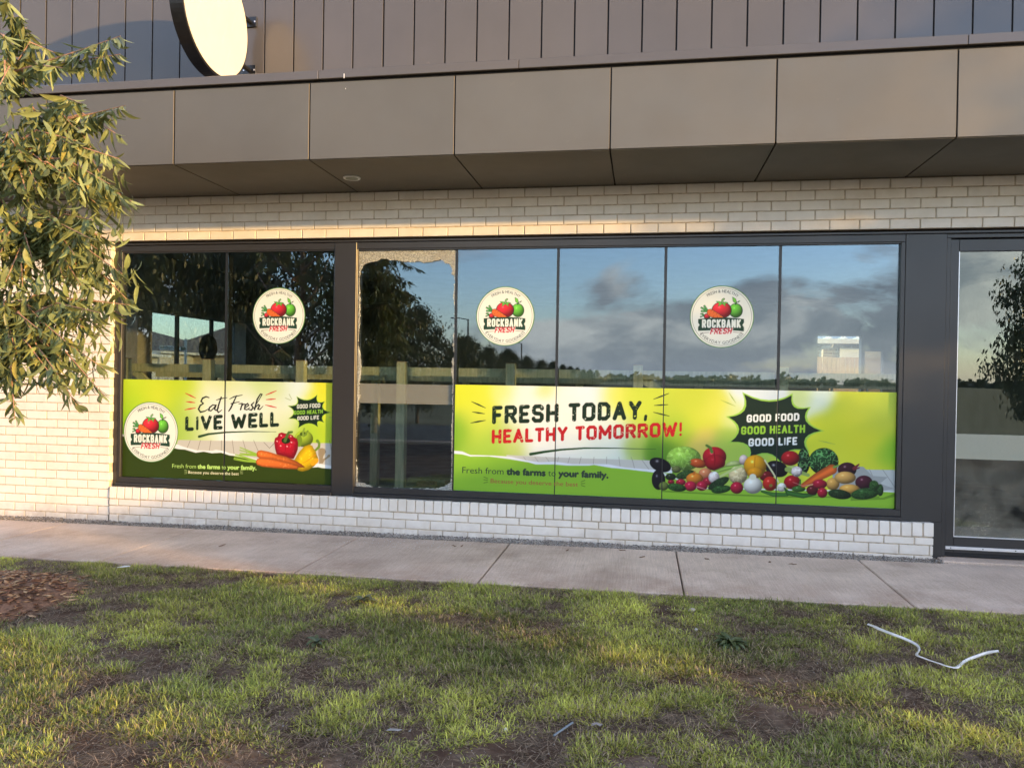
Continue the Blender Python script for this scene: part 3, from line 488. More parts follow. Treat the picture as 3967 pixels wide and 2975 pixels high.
def soil_mat():
    m, n, l, p = newmat('lawn_soil')
    v = objcoord(n, l)
    c, f = noise_col(n, l, (0.045, 0.024, 0.015), (0.14, 0.085, 0.057), 3.5, 8, 0.3, 0.72, vec=v, rough=0.65)
    c2, f2 = noise_col(n, l, (0.10, 0.07, 0.048), (0.24, 0.175, 0.125), 38, 6, 0.35, 0.7, vec=v, rough=0.7)
    c3, f3 = noise_col(n, l, (0, 0, 0), (1, 1, 1), 5, 6, 0.42, 0.62, vec=v)
    mx = n.new('ShaderNodeMixRGB'); l.new(c3, mx.inputs[0]); l.new(c, mx.inputs[1]); l.new(c2, mx.inputs[2])
    l.new(mx.outputs[0], p.inputs['Base Color']); setp(p, rough=0.95, spec=0.2)
    _, fb = noise_col(n, l, (0, 0, 0), (1, 1, 1), 90, 6, vec=v, rough=0.7)
    bump(n, l, p, fb, 0.9, 0.012)
    return m
M['soil'] = soil_mat()
def far_ground_mat():
    m, n, l, p = newmat('far_grass')
    v = objcoord(n, l)
    c, f = noise_col(n, l, (0.13, 0.13, 0.06), (0.28, 0.24, 0.14), 0.35, 8, 0.3, 0.7, vec=v, rough=0.7)
    l.new(c, p.inputs['Base Color']); setp(p, rough=0.95, spec=0.2)
    return m
M['far_grass'] = far_ground_mat()
M['asphalt'] = simple('asphalt', (0.075, 0.073, 0.07), 0.85, 0.2, 30)

gd = mesh_obj('ground', [(-1500, -1500, -0.16), (1500, -1500, -0.16), (1500, 1500, -0.16), (-1500, 1500, -0.16)], [(0, 1, 2, 3)], M['far_grass'])
tag(gd, kind='structure')
lw = grid_mesh('lawn', np.arange(-9.5, 7.01, 0.05), np.arange(-9.5, -1.45, 0.05), lawn_z, M['soil'])
tag(lw, kind='structure')
rd = MB().box(-200, 200, -17.5, -10.2, -0.3, -0.11).build('road', M['asphalt']); tag(rd, kind='structure')
kb = MB().box(-200, 200, -10.2, -9.9, -0.3, 0.0, 0.02).build('kerb', M['concrete']); tag(kb, kind='structure')

# footpath slabs, each its own piece with a tooled joint between
fp = empty('footpath', (0, -0.8, 0)); tag(fp, kind='structure')
PJ = [-8.6, -7.05, -5.64, -4.24, -2.58, -1.16, 0.308, 1.80, 3.28, 4.75, 6.2]
def slab(x0, x1, k):
    g = 0.006
    v, f = bevel_box(x0 + g, x1 - g, -1.475, -0.115, -0.25, 0.0, 0.006)
    v = [(x, y, z + float(gz(x)) if z > -0.2 else z) for x, y, z in v]
    mesh_obj('slab', v, f, M['concrete'], fp)
for k in range(len(PJ) - 1): slab(PJ[k], PJ[k + 1], k)
bd = MB().box(-8.6, 6.2, -1.46, 0.0, -0.2, -0.06).build('joint_bed', M['soil'], fp)
# door threshold slab
v, f = bevel_box(2.47, 4.6, -0.085, 0.2, -0.2, 0.045, 0.006)
mesh_obj('threshold_slab', v, f, M['concrete'], fp)

# gravel strip along the foot of the wall
def chips(n, x0, x1, y0, y1, zf, smin, smax, palette, name, mat, flat=0.6, parent=None, elong=1.0, xy=None):
    if xy is None:
        x = rng.uniform(x0, x1, n); y = rng.uniform(y0, y1, n)
    else: x, y = xy; n = len(x)
    z = zf(x, y)
    s = rng.uniform(smin, smax, n)
    base = np.array([(1, 0, 0), (-1, 0, 0), (0, 1, 0), (0, -1, 0), (0, 0, 1), (0, 0, -1)], dtype=float)
    F = np.array([(0, 2, 4), (2, 1, 4), (1, 3, 4), (3, 0, 4), (2, 0, 5), (1, 2, 5), (3, 1, 5), (0, 3, 5)])
    V = base[None] * s[:, None, None] * rng.uniform(0.6, 1.2, (n, 6, 1)); V[:, :, 2] *= flat; V[:, :, 0] *= elong
    a = rng.uniform(0, 6.283, n); ca, sa = np.cos(a)[:, None], np.sin(a)[:, None]
    tilt = rng.uniform(-0.5, 0.5, n)[:, None]
    Vx, Vy, Vz = V[..., 0], V[..., 1], V[..., 2] + V[..., 0] * tilt * 0.5
    P = np.stack([Vx * ca - Vy * sa + x[:, None], Vx * sa + Vy * ca + y[:, None], Vz + (z + s * flat * 0.5)[:, None]], -1)
    pal = np.array(palette); c = pal[rng.integers(0, len(pal), n)] * rng.uniform(0.7, 1.2, (n, 1))
    FF = (F[None] + (np.arange(n) * 6)[:, None, None]).reshape(-1, 3)
    return big_mesh(name, P.reshape(-1, 3), FF, None, mat, np.repeat(c, 6, 0), parent)
gr = chips(12000, -7.2, 2.5, -0.135, 0.0, lambda x, y: gz(x) - 0.008 + 0.026 * (y + 0.13) / 0.13 + 0.012 * (vnoise(x, y, 3, 44) - .5) + rng.uniform(-0.004, 0.004, len(x)), 0.0045, 0.0105,
           [(0.24, 0.21, 0.19), (0.36, 0.32, 0.28), (0.16, 0.145, 0.13), (0.46, 0.41, 0.36), (0.3, 0.25, 0.2)], 'gravel_strip', M['stone'])
tag(gr, 'narrow strip of grey brown gravel between wall and footpath', 'gravel', kind='stuff')

# ------------------------------------------------------------------ grass
def in_view(x, y, m):
    d = y + 6.883
    return (x > -(d * 0.875) + 0.35 - m) & (x < d * 0.475 + 0.02 + m) & (d > 2.35 - 0.4 * m)
SPOTS = [(-0.30, -3.78, 0.34, 0.8), (-1.45, -3.35, 0.34, 0.85), (-2.35, -3.45, 0.3, 0.8), (-0.75, -3.95, 0.3, 0.7), (1.42, -2.55, 0.26, 0.75), (0.55, -3.35, 0.36, 0.8), (-1.9, -2.9, 0.22, 0.5), (-1.75, -2.75, 0.2, 0.5),
         (-3.3, -2.75, 0.35, 0.7), (-3.0, -3.2, 0.3, 0.6), (0.75, -2.78, 0.2, 0.75), (-3.0, -1.95, 0.22, 0.5), (-0.5, -2.35, 0.22, 0.5), (-4.4, -2.6, 0.75, 1.0), (0.1, -1.75, 0.25, 0.4), (-1.2, -1.7, 0.2, 0.4), (0.2, -3.05, 0.16, 0.6), (-0.05, -3.55, 0.2, 0.6),
         (1.2, -3.1, 0.2, 0.5), (0.3, -4.1, 0.25, 0.6), (-1.15, -4.05, 0.22, 0.6)]
def cover(x, y):
    c = 0.80 + 0.9 * (fnoise(x, y, 1.7, 31, 3) - 0.5) + 2.1 * (fnoise(x, y, 5.5, 77, 2) - 0.5)
    for sx, sy, r, a in SPOTS:
        wob = 1 + 0.5 * (fnoise(x, y, 7, 3, 2) - 0.5)
        c = c - 0.66 * a * np.exp(-(((x - sx) ** 2 * 0.8 + (y - sy) ** 2 * 1.5) / (r * r * 0.7 * wob)) ** 1.3)
    return np.clip(c, 0, 1)
def blades(x, y, az, lean, ln, wd, bend, col, z0=None):
    n = len(x)
    z = lawn_z(x, y) if z0 is None else z0
    dx, dy = np.cos(az), np.sin(az)
    sx, sy = -dy, dx
    V = np.zeros((n, 5, 3))
    for k, (s, w) in enumerate(((0, 1.0), (0.55, 0.8), (1.0, 0.0))):
        le = lean + bend * s
        h = ln * s * np.cos(le); r = ln * s * np.sin(le)
        cx, cy, cz = x + dx * r, y + dy * r, z + np.maximum(h, 0.003) - (0.004 if s == 0 else 0)
        if k < 2:
            for q, sg in ((0, -1), (1, 1)):
                V[:, 2 * k + q] = np.stack([cx + sg * sx * wd * w * .5, cy + sg * sy * wd * w * .5, cz], -1)
        else: V[:, 4] = np.stack([cx, cy, cz], -1)
    b = (np.arange(n) * 5)[:, None]
    F4 = np.array([[0, 1, 3, 2]]) + b
    F3 = np.array([[2, 3, 4]]) + b
    C = np.repeat(col[:, None, :], 5, 1); C[:, :2] *= 0.6; C[:, 4] *= 1.15  # root shading and lighter tips put into the blade colour
    return V.reshape(-1, 3), F3, F4, C.reshape(-1, 3)
def make_grass():
    nt = 98000
    x = rng.uniform(-7.0, 4.2, nt); y = rng.uniform(-5.2, -1.46, nt)
    m = in_view(x, y, 1.0)
    x, y = x[m], y[m]
    cv = cover(x, y)
    k = rng.random(len(x)) < np.clip(cv * 1.35 - 0.12, 0, 1)
    x, y, cv = x[k], y[k], cv[k]
    nb = 10
    T = len(x)
    tuft_yel = fnoise(x, y, 1.4, 140, 2) * 1.1 + 0.5 * rng.random(T) - 0.28
    dark = (0.50 + 0.65 * vnoise(x, y, 1.6, 201) + 0.5 * vnoise(x, y, 9, 205))
    hgt = (0.016 + 0.021 * cv) * (0.45 + 0.7 * vnoise(x, y, 2.2, 55) + 0.55 * vnoise(x, y, 11, 58))
    X = np.repeat(x, nb); Y = np.repeat(y, nb); N = len(X)
    a = rng.uniform(0, 6.283, N); r = np.abs(rng.normal(0, 0.022, N))
    X = X + r * np.cos(a); Y = Y + r * np.sin(a)
    keep = Y < -1.455 + rng.normal(0, 0.012, N)
    yel = np.repeat(tuft_yel, nb) + rng.normal(0, 0.14, N)
    ln = np.repeat(hgt, nb) * rng.uniform(0.55, 1.35, N)
    g = np.array([0.185, 0.220, 0.050]); gy = np.array([0.52, 0.52, 0.105]); dry = np.array([0.44, 0.34, 0.22])
    t = np.clip((yel - 0.25) / 0.6, 0, 1)[:, None]
    c = (g * (1 - t) + gy * t) * np.repeat(dark, nb)[:, None] * rng.uniform(0.75, 1.25, (N, 1))
    dr = rng.random(N) < np.repeat(np.clip(0.60 - 0.40 * cv, 0.16, 0.7), nb)
    c[dr] = dry * rng.uniform(0.4, 1.15, (dr.sum(), 1))
    lean = rng.uniform(0.3, 1.3, N); bend = rng.uniform(0.0, 0.7, N)
    az = a + rng.normal(0, 0.5, N)
    s = keep
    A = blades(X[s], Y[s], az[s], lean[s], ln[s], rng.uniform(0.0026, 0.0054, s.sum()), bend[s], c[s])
    # dry straw lying flat in the thin places
    n2 = 210000
    x = rng.uniform(-6.6, 3.8, n2); y = rng.uniform(-5.2, -1.47, n2)
    m = in_view(x, y, 0.6) & (rng.random(n2) < np.clip(1.25 - cover(x, y), 0.2, 1) * (0.25 + 0.75 * (vnoise(x, y, 3.3, 401) > 0.35)))
    x, y = x[m], y[m]; n = len(x)
    c2 = np.array([0.33, 0.245, 0.17]) * rng.uniform(0.2, 1.25, (n, 1)) ** 1.2
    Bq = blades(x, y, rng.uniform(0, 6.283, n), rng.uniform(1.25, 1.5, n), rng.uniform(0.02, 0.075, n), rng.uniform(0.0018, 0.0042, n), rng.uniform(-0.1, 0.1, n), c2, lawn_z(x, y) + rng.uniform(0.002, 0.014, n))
    V = np.concatenate([A[0], Bq[0]]); o = len(A[0])
    F3 = np.concatenate([A[1], Bq[1] + o]); F4 = np.concatenate([A[2], Bq[2] + o]); C = np.concatenate([A[3], Bq[3]])
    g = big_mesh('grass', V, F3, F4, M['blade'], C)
    tag(g, 'patchy green and yellowing lawn grass with dry straw between', 'grass', kind='stuff')
make_grass()
pb = chips(900, 0, 0, 0, 0, lawn_z, 0.002, 0.006, [(0.4, 0.37, 0.34), (0.28, 0.25, 0.22), (0.15, 0.10, 0.08)], 'soil_crumbs', M['stone'],
           xy=(lambda q: (q[0], q[1]))((lambda x, y, m: (x[m], y[m]))(*(lambda x, y: (x, y, in_view(x, y, 0.4) & (cover(x, y) < 0.45)))(rng.uniform(-6, 3.4, 9000), rng.uniform(-5, -1.6, 9000)))))
tag(pb, 'small stones and soil crumbs in the bare lawn patches', 'soil crumbs', kind='stuff')

# mulch mound round the foot of the gum tree
MX, MY = -4.42, -2.62
def mound(x, y):
    r = np.hypot((x - MX), (y - MY) * 1.05)
    return lawn_z(x, y) + 0.11 * np.clip(1 - (r / 0.78) ** 2, 0, 1) + 0.012 * (fnoise(x, y, 9, 61) - 0.5)
th = np.linspace(0, 2 * math.pi, 40, endpoint=False)
vs, fs = [(MX, MY, float(mound(MX, MY)))], []
for i, rr in enumerate(np.linspace(0.08, 0.84, 10)):
    for t in th:
        x, y = MX + rr * math.cos(t), MY + rr * math.sin(t)
        vs.append((x, y, float(mound(x, y)) - (0.03 if i == 9 else 0) + (0.004 if i < 9 else 0)))
for k in range(40): fs.append((0, 1 + k, 1 + (k + 1) % 40))
for i in range(9):
    for k in range(40): fs.append((1 + i * 40 + k, 1 + (i + 1) * 40 + k, 1 + (i + 1) * 40 + (k + 1) % 40, 1 + i * 40 + (k + 1) % 40))
mm = empty('mulch_mound', (MX, MY, 0), 'low mound of brown bark mulch at the lawn edge by the gum tree', 'mulch')
mesh_obj('mulch_base', vs, fs, M['mulch'], mm, smooth=True)
q = rng.normal(0, 0.36, (2600, 2)); q = q[np.hypot(q[:, 0], q[:, 1]) < 0.86]
mc = chips(0, 0, 0, 0, 0, lambda x, y: mound(x, y) + rng.uniform(0, 0.012, len(x)), 0.008, 0.02, [(0.26, 0.125, 0.065), (0.17, 0.075, 0.04), (0.36, 0.20, 0.10), (0.10, 0.05, 0.028), (0.44, 0.29, 0.165)],
           'bark_chips', M['stone'], flat=0.28, parent=mm, elong=2.6, xy=(MX + q[:, 0], MY + q[:, 1]))
tag(mc, kind='stuff')
# ------------------------------------------------------------------ the shop building
bld = empty('shop_building', (-0.8, 0.5, 0), 'white brick shop front with bronze metal canopy and dark framed windows', 'building')
XL, XR = -6.66, 5.2
LZ = 2.80                       # underside of the lintel bricks
BP, CH = 0.24, 0.086            # brick pitch and course height
brick_full = shared_box('brick', 0.230, 0.11, 0.076, 0.0028, M['brick'])
_bk = {}
def brick_mesh(w, h, d=0.11):
    k = (round(w, 3), round(h, 3), d)
    if k not in _bk: _bk[k] = shared_box('brick', k[0], d, k[1], 0.0028, M['brick'])
    return _bk[k]
def lay(parent, x0, x1, z0, h, phase, yface, d=0.11, pitch=BP, joint=0.01):
    """one course between x0 and x1, joints at phase + k * pitch"""
    k0 = math.floor((x0 - phase) / pitch)
    x = phase + k0 * pitch
    while x < x1 - 1e-4:
        a, b = max(x, x0), min(x + pitch, x1)
        if b - a > 0.03:
            w = b - a - joint
            if abs(b - a - pitch) < 1e-3: w = pitch - joint
            me = brick_mesh(w, h - joint, d)
            j = random.uniform
            inst('brick', me, parent, ((a + b) / 2 + j(-.0012, .0012), yface + d / 2 + j(-.0018, .0012), z0 + h / 2 + j(-.0008, .0008)),
                 (j(-.006, .006), j(-.004, .004), j(-.007, .007)))
        x += pitch
PH = -4.932
# left pier
pier = MB().box(XL + 0.012, -5.297, 0.0085, 0.10, -0.2, LZ).build('pier_wall', M['mortar'], bld)
for n in range(33):
    zt = LZ - n * CH
    lay(pier, XL, -5.285, zt - CH, CH, PH + (0.12 if n % 2 == 0 else 0.0), 0.0)
# band of brickwork over the windows
band = MB().box(XL + 0.012, XR - 0.01, 0.0085, 0.10, LZ + 0.004, 3.232).build('lintel_wall', M['mortar'], bld)
for n in range(5):
    lay(band, XL, 4.6, LZ + n * CH, CH, PH + (0.12 if n % 2 else 0.0), 0.0)
# sill wall: rowlock course, thin course and two full courses
sillw = MB().box(-5.272, 2.41, -0.0035, 0.10, -0.2, 0.327).build('sill_wall', M['mortar'], bld)
SX0, SX1 = -5.278, 2.42
nrl = int(round((SX1 - SX0) / 0.0865))
rl = shared_box('rowlock_brick', 0.0765, 0.118, 0.114, 0.003, M['brick'])
for k in range(nrl):
    x = SX0 + (SX1 - SX0) * (k + .5) / nrl
    j = random.uniform
    inst('rowlock_brick', rl, sillw, (x + j(-.0015, .0015), -0.014 + 0.059 + j(-.002, .0015), 0.278 + j(-.002, .002)), (R(-2.5) + j(-.01, .01), j(-.012, .012), j(-.012, .012)))
lay(sillw, SX0, SX1, 0.150, 0.066, PH, -0.012)
lay(sillw, SX0, SX1, 0.150 - CH, CH, PH + 0.12, -0.012)
lay(sillw, SX0, SX1, 0.150 - 2 * CH, CH, PH, -0.012)
# pier beyond the door, outside the picture
mesh_v, mesh_f = bevel_box(3.75, XR, 0.0, 0.1, -0.2, LZ, 0.004)
p2 = mesh_obj('right_pier_wall', mesh_v, mesh_f, M['mortar'], bld)
for n in range(33):
    lay(p2, 3.74, 4.6, LZ - (n + 1) * CH, CH, PH + (0.12 if n % 2 == 0 else 0.0), -0.006)

# canopy
can = MB().box(XL + 0.03, XR - 0.03, -1.045, 0.03, 3.258, 3.93).build('canopy', M['black'], bld)
CJ = [XL] + [-3.905 - 1.212 * 2, -3.905 - 1.212, -3.905, -2.70, -1.49, -0.277, 0.925, 2.145, 3.36, 4.57] + [XR]
for k in range(len(CJ) - 1):
    a, b = CJ[k] + 0.006, CJ[k + 1] - 0.006
    if b - a < 0.05: continue
    j = random.uniform
    v, f = bevel_box(a, b, -1.062 + j(-.001, .001), -1.05, 3.238, 3.852, 0.0012)
    mesh_obj('fascia_panel', v, f, M['fascia'], can)
    v, f = bevel_box(a, b, -1.048, -0.002, 3.232, 3.246, 0.0012)
    mesh_obj('soffit_panel', v, f, M['fascia'], can)
for a, b in ((XL - 0.02, -2.62), (-2.62, -0.985), (-0.985, 2.2), (2.2, XR)):
    MB().box(a + 0.0015, b - 0.0015, -1.085, -1.046, 3.874, 3.945, 0.004).box(a + .0015, b - .0015, -1.045, 0.05, 3.936, 3.943).build('cap_flashing', M['cladding'], can)

for x, z0, z1, w in ((-2.40, 3.868, 3.905, .006), (-2.395, 3.79, 3.798, .004), (2.85, 3.60, 3.63, .02)):
    MB().box(x - w / 2, x + w / 2, -1.0875 if z0 > 3.86 else -1.0645, -1.0855 if z0 > 3.86 else -1.0625, z0, z1).build('white_drip', M['white_paint'], can)
# upper cladding
up = MB().box(XL + 0.02, XR - 0.02, 0.075, 0.30, 3.24, 7.2).build('upper_wall', M['black'], bld)
pj = []
x = -0.0639
while x > XL + 0.2: x -= 0.3025
while x < XR - 0.1:
    pj.append(x); x += 0.3025
for k, x in enumerate(pj[:-1]):
    j = random.uniform
    v, f = bevel_box(x + 0.009, x + 0.3025 - 0.006, 0.048 + j(-.002, .002), 0.07, 3.95, 7.2, 0.0012)
    # pans are pressed, never dead flat
    t = j(-0.006, 0.006)
    v = [(a, b + t * (a - x - .15), c) for a, b, c in v]
    mesh_obj('cladding_panel', v, f, M['cladding'], up)
MB().box(XL - 0.01, pj[0] - 0.004, 0.035, 0.072, 3.95, 7.2, 0.004).build('corner_trim', M['cladding'], up)
MB().box(XL - 0.012, XL, 0.04, 9.2, 3.24, 7.2).box(XL, XR, 9.0, 9.2, 3.24, 7.2).box(XR, XR + 0.012, 0.04, 9.2, 3.24, 7.2).build('rear_cladding', M['cladding'], bld)
MB().box(XL, XR, 0.0, 9.2, 7.2, 7.28).build('roof', M['cladding'], bld)

# windows
FY0, FY1, GY = 0.052, 0.125, 0.088
def window(x0, x1, joints, name, broken=None, sl=0.036, sr=0.036):
    fr = MB()
    fr.box(x0, x1, FY0, FY1, 2.702, 2.766, 0.003)                       # head
    fr.box(x0, x1, FY0 + 0.012, FY1, 2.690, 2.7015)
    fr.box(x0, x1, FY0, FY1, 0.372, 0.428, 0.003)                       # sill rail
    fr.box(x0 - .004, x1 + .004, FY0 - 0.028, FY1, 0.340, 0.3715, 0.004)  # drip sill
    for a, b in ((x0, x0 + sl), (x1 - sr, x1)):
        fr.box(a, b, FY0 + .002, FY1, 0.4285, 2.7015, 0.003)
    w = fr.build(name, M['frame'], bld)
    e = [x0 + sl] + joints + [x1 - sr]
    for k in range(len(e) - 1):
        a, b = e[k] + (0.0127 if k else 0.0), e[k + 1] - (0.0127 if k < len(e) - 2 else 0.0)
        t = random.uniform(-0.0032, 0.0032)
        y = GY + (0.022 if broken == k else 0)
        v = [(X, Y + t * (X - a) / (b - a), Z) for X in (a, b) for Y in (y, y + 0.008) for Z in (0.4285, 2.6895)]
        mesh_obj('window_pane', v, [(0, 1, 3, 2), (4, 6, 7, 5), (0, 4, 5, 1), (2, 3, 7, 6), (0, 2, 6, 4), (1, 5, 7, 3)], M['glass'], w)
    for q in joints:
        MB().box(q - 0.0125, q + 0.0125, GY - 0.0018, GY + 0.010, 0.4285, 2.6895).build('pane_joint', M['silicone'], w)
        MB().box(q - 0.011, q + 0.011, GY + 0.0305, GY + 0.10, 0.4285, 2.69).build('glass_fin', M['silicone'], w)
    return w
W1 = window(-5.243, -2.936, [-4.083], 'left_window', sr=0.010)
W2 = window(-2.716, 2.175, [-1.742, -0.784, 0.184, 1.166], 'right_window', broken=0, sl=0.010)
# head flashing across both windows and dark shadow gap under the bricks
MB().box(-5.28, 3.74, 0.03, 0.10, 2.7665, 2.785, 0.002).build('head_flashing', M['frame'], bld)
MB().box(-5.28, 3.74, 0.07, 0.13, 2.7855, 2.80).build('head_gap', M['black'], bld)
# sheet metal covers between the openings
MB().box(-2.936, -2.716, 0.046, 0.13, 0.345, 2.7655, 0.003).build('mullion_cover', M['frame'], bld)
MB().box(2.176, 2.50, 0.050, 0.13, 0.338, 2.7655, 0.003).box(2.4225, 2.50, 0.052, 0.13, 0.03, 0.3375).build('column_cover', M['frame'], bld)
MB().box(-5.285, -5.2435, 0.056, 0.13, 0.34, 2.766).build('jamb_cover', M['frame'], bld)

# door
def dusty():
    m = glass_mat('dusty_glass', (0.80, 0.84, 0.82), 1.80, refl=(0.85, 0.97, 1.0))
    n, l = m.node_tree.nodes, m.node_tree.links
    out = n['Material Output']; base = out.inputs['Surface'].links[0].from_socket
    v = objcoord(n, l)
    vo = n.new('ShaderNodeTexVoronoi'); vo.inputs['Scale'].default_value = 70
    l.new(v, vo.inputs['Vector'])
    lt = n.new('ShaderNodeMath'); lt.operation = 'LESS_THAN'; l.new(vo.outputs['Distance'], lt.inputs[0])
    sp = n.new('ShaderNodeSeparateXYZ'); l.new(v, sp.inputs[0])
    mr = n.new('ShaderNodeMapRange'); mr.inputs['From Min'].default_value = 1.25; mr.inputs['From Max'].default_value = 0.22
    mr.inputs['To Min'].default_value = -0.02; mr.inputs['To Max'].default_value = 0.30
    l.new(sp.outputs[2], mr.inputs['Value'])
    cm, _ = noise_col(n, l, (0, 0, 0), (1, 1, 1), 5, 6, 0.3, 0.7, vec=v)
    mm = n.new('ShaderNodeMath'); mm.operation = 'MULTIPLY'; l.new(mr.outputs[0], mm.inputs[0]); l.new(cm, mm.inputs[1])
    l.new(mm.outputs[0], lt.inputs[1])
    df = n.new('ShaderNodeBsdfDiffuse'); df.inputs[0].default_value = (0.50, 0.45, 0.35, 1)
    # even film of dried dust under the splashes
    fac = n.new('ShaderNodeMath'); fac.operation = 'MULTIPLY_ADD'; fac.use_clamp = True
    l.new(lt.outputs[0], fac.inputs[0]); fac.inputs[1].default_value = 0.5; l.new(mm.outputs[0], fac.inputs[2])
    mx = n.new('ShaderNodeMixShader'); l.new(fac.outputs[0], mx.inputs[0]); l.new(base, mx.inputs[1]); l.new(df.outputs[0], mx.inputs[2])
    l.new(mx.outputs[0], out.inputs['Surface'])
    return m
M['dusty_glass'] = dusty()
dr = MB().box(2.501, 2.535, 0.062, 0.14, 0.05, 2.73, 0.003).box(2.501, 3.74, 0.062, 0.14, 2.7305, 2.7655, 0.003).box(3.70, 3.74, 0.062, 0.14, 0.05, 2.73, 0.003).build('shop_door', M['frame'], bld)
lf = MB().box(2.5375, 2.605, 0.080, 0.125, 0.085, 2.72, 0.003).box(3.63, 3.697, 0.080, 0.125, 0.085, 2.72, 0.003).box(2.6055, 3.6295, 0.0805, 0.1245, 2.62, 2.72, 0.003).box(2.6055, 3.6295, 0.0805, 0.1245, 0.085, 0.215, 0.003).build('door_leaf', M['frame'], dr)
MB().box(2.6055, 3.6295, 0.098, 0.106, 0.2155, 2.6195).build('door_pane', M['dusty_glass'], dr)
MB().box(2.6055, 3.6295, 0.0945, 0.0975, 0.875, 1.085).build('frosted_strip', M['film'], dr)
MB().box(2.54, 3.695, 0.070, 0.0795, 0.112, 0.138, 0.002).build('seal_strip', M['alu'], dr)
MB().box(2.54, 3.695, 0.084, 0.10, 0.052, 0.0845).build('brush_seal', M['black'], dr)
for k in range(5):
    MB().tube([(2.58 + k * .25, 0.0705, 0.125), (2.58 + k * .25, 0.067, 0.125)], 0.0045, 8).build('screw', M['black'], dr)
MB().box(2.6055, 2.613, 0.0885, 0.0975, 0.2155, 2.6195).box(2.6135, 3.6295, 0.0885, 0.0975, 0.2155, 0.223).build('glazing_bead', M['pine_end'] if False else M['alu'], dr)

# interior shell with openings at the side street and at the back
IX0, IX1, IY1 = -6.40, 5.0, 9.0
MB().box(XL, XR, 0.135, 9.2, -0.2, 0.03).build('interior_floor', M['int_floor'], bld)
MB().box(XL, XR, 0.035, 9.2, 3.05, 3.2315).build('interior_ceiling', M['int_wall'], bld)
sw = MB()
sw.box(XL, IX0, 0.101, 9.2, -0.1, 0.45).box(XL, IX0, 0.101, 9.2, 2.31, 3.049)
for a, b in ((0.101, 0.5), (1.945, 2.24), (4.65, 9.2)): sw.box(XL, IX0, a, b, 0.4505, 2.3095)
s1 = sw.build('street_side_wall', M['int_wall'], bld)
for y in (2.985, 3.86): MB().box(XL + .1, XL + .15, y - 0.02, y + 0.02, 0.4505, 2.3095).build('side_mullion', M['frame'], bld)
MB().box(XL + .05, XL + .058, .5, 1.945, .4505, 2.3095).build('side_window_pane', M['tinted_glass'], bld)
MB().box(XL + .05, XL + .058, 2.24, 4.65, .4505, 2.3095).build('side_window_pane', M['tinted_glass'], bld)
bw = MB()
bw.box(IX0, 3.39, IY1, 9.2, 0.031, 3.049).box(4.62, XR, IY1, 9.2, 0.031, 3.049).box(4.215, 4.27, IY1, 9.2, 0.031, 3.049)
bw.box(3.3905, 4.2145, IY1, 9.2, 2.435, 3.049).box(4.2705, 4.6195, IY1, 9.2, 2.14, 3.049).box(4.2705, 4.6195, IY1, 9.2, 0.031, 0.9)
bw.build('rear_wall', M['int_wall'], bld)
MB().box(3.3905, 4.2145, 9.09, 9.098, 0.031, 2.435).build('rear_door_pane', M['clear_glass'], bld)
MB().box(4.28, 4.61, 9.09, 9.1, 0.9, 2.14).build('rear_window_pane', M['film'], bld)
MB().box(IX1, XR, 0.1, IY1, 0.031, 3.049).build('right_inner_wall', M['int_wall'], bld)

# downlight in the soffit
dl = empty('downlight', (-2.553, -0.51, 3.232), 'small round white downlight set in the canopy soffit', 'light')
def disc(name, c, r, y0, y1, mat, parent, axis='z', n=32, inner=0.0):
    v, f = [], []
    for k in range(n):
        t = 2 * math.pi * k / n
        for h in (y0, y1):
            p = {'z': (c[0] + r * math.cos(t), c[1] + r * math.sin(t), h), 'x': (h, c[1] + r * math.cos(t), c[2] + r * math.sin(t)), 'y': (c[0] + r * math.cos(t), h, c[2] + r * math.sin(t))}[axis]
            v.append(p)
    for k in range(n): f.append((2 * k, 2 * ((k + 1) % n), 2 * ((k + 1) % n) + 1, 2 * k + 1))
    f.append(tuple(2 * k for k in range(n))[::-1]); f.append(tuple(2 * k + 1 for k in range(n)))
    return mesh_obj(name, v, f, mat, parent)
disc('trim_ring', (-2.553, -0.51, 0), 0.075, 3.222, 3.2315, M['white_paint'], dl)
disc('lens', (-2.553, -0.51, 0), 0.056, 3.2195, 3.2218, M['film'], dl)

# ------------------------------------------------------------------ round blade sign
sg = empty('blade_sign', (-3.84, -0.635, 4.67), 'round cream lightbox sign with black rim projecting over the canopy', 'sign')
SC = (-3.84, -0.635, 4.67)
rim = disc('sign_rim', SC, 0.530, -3.905, -3.785, M['sign_rim'], sg, 'x', 96)
disc('sign_face', SC, 0.512, -3.7845, -3.779, M['sign_face'], sg, 'x', 96)
disc('sign_face', SC, 0.512, -3.911, -3.9055, M['sign_face'], sg, 'x', 96)
for z in (4.455, 4.925):
    yy = -0.635 + math.sqrt(0.53 ** 2 - (z - 4.67) ** 2) - 0.03
    br = MB().tube([(-3.845, yy, z), (-3.845, 0.04, z)], 0.021, 12).box(-3.915, -3.775, 0.034, 0.0455, z - 0.05, z + 0.05, 0.002).build('bracket', M['sign_rim'], sg)
    for dx in (-0.055, 0.055):
        MB().tube([(-3.845 + dx, 0.0335, z), (-3.845 + dx, 0.029, z)], 0.008, 8).build('bolt', M['alu'], br)
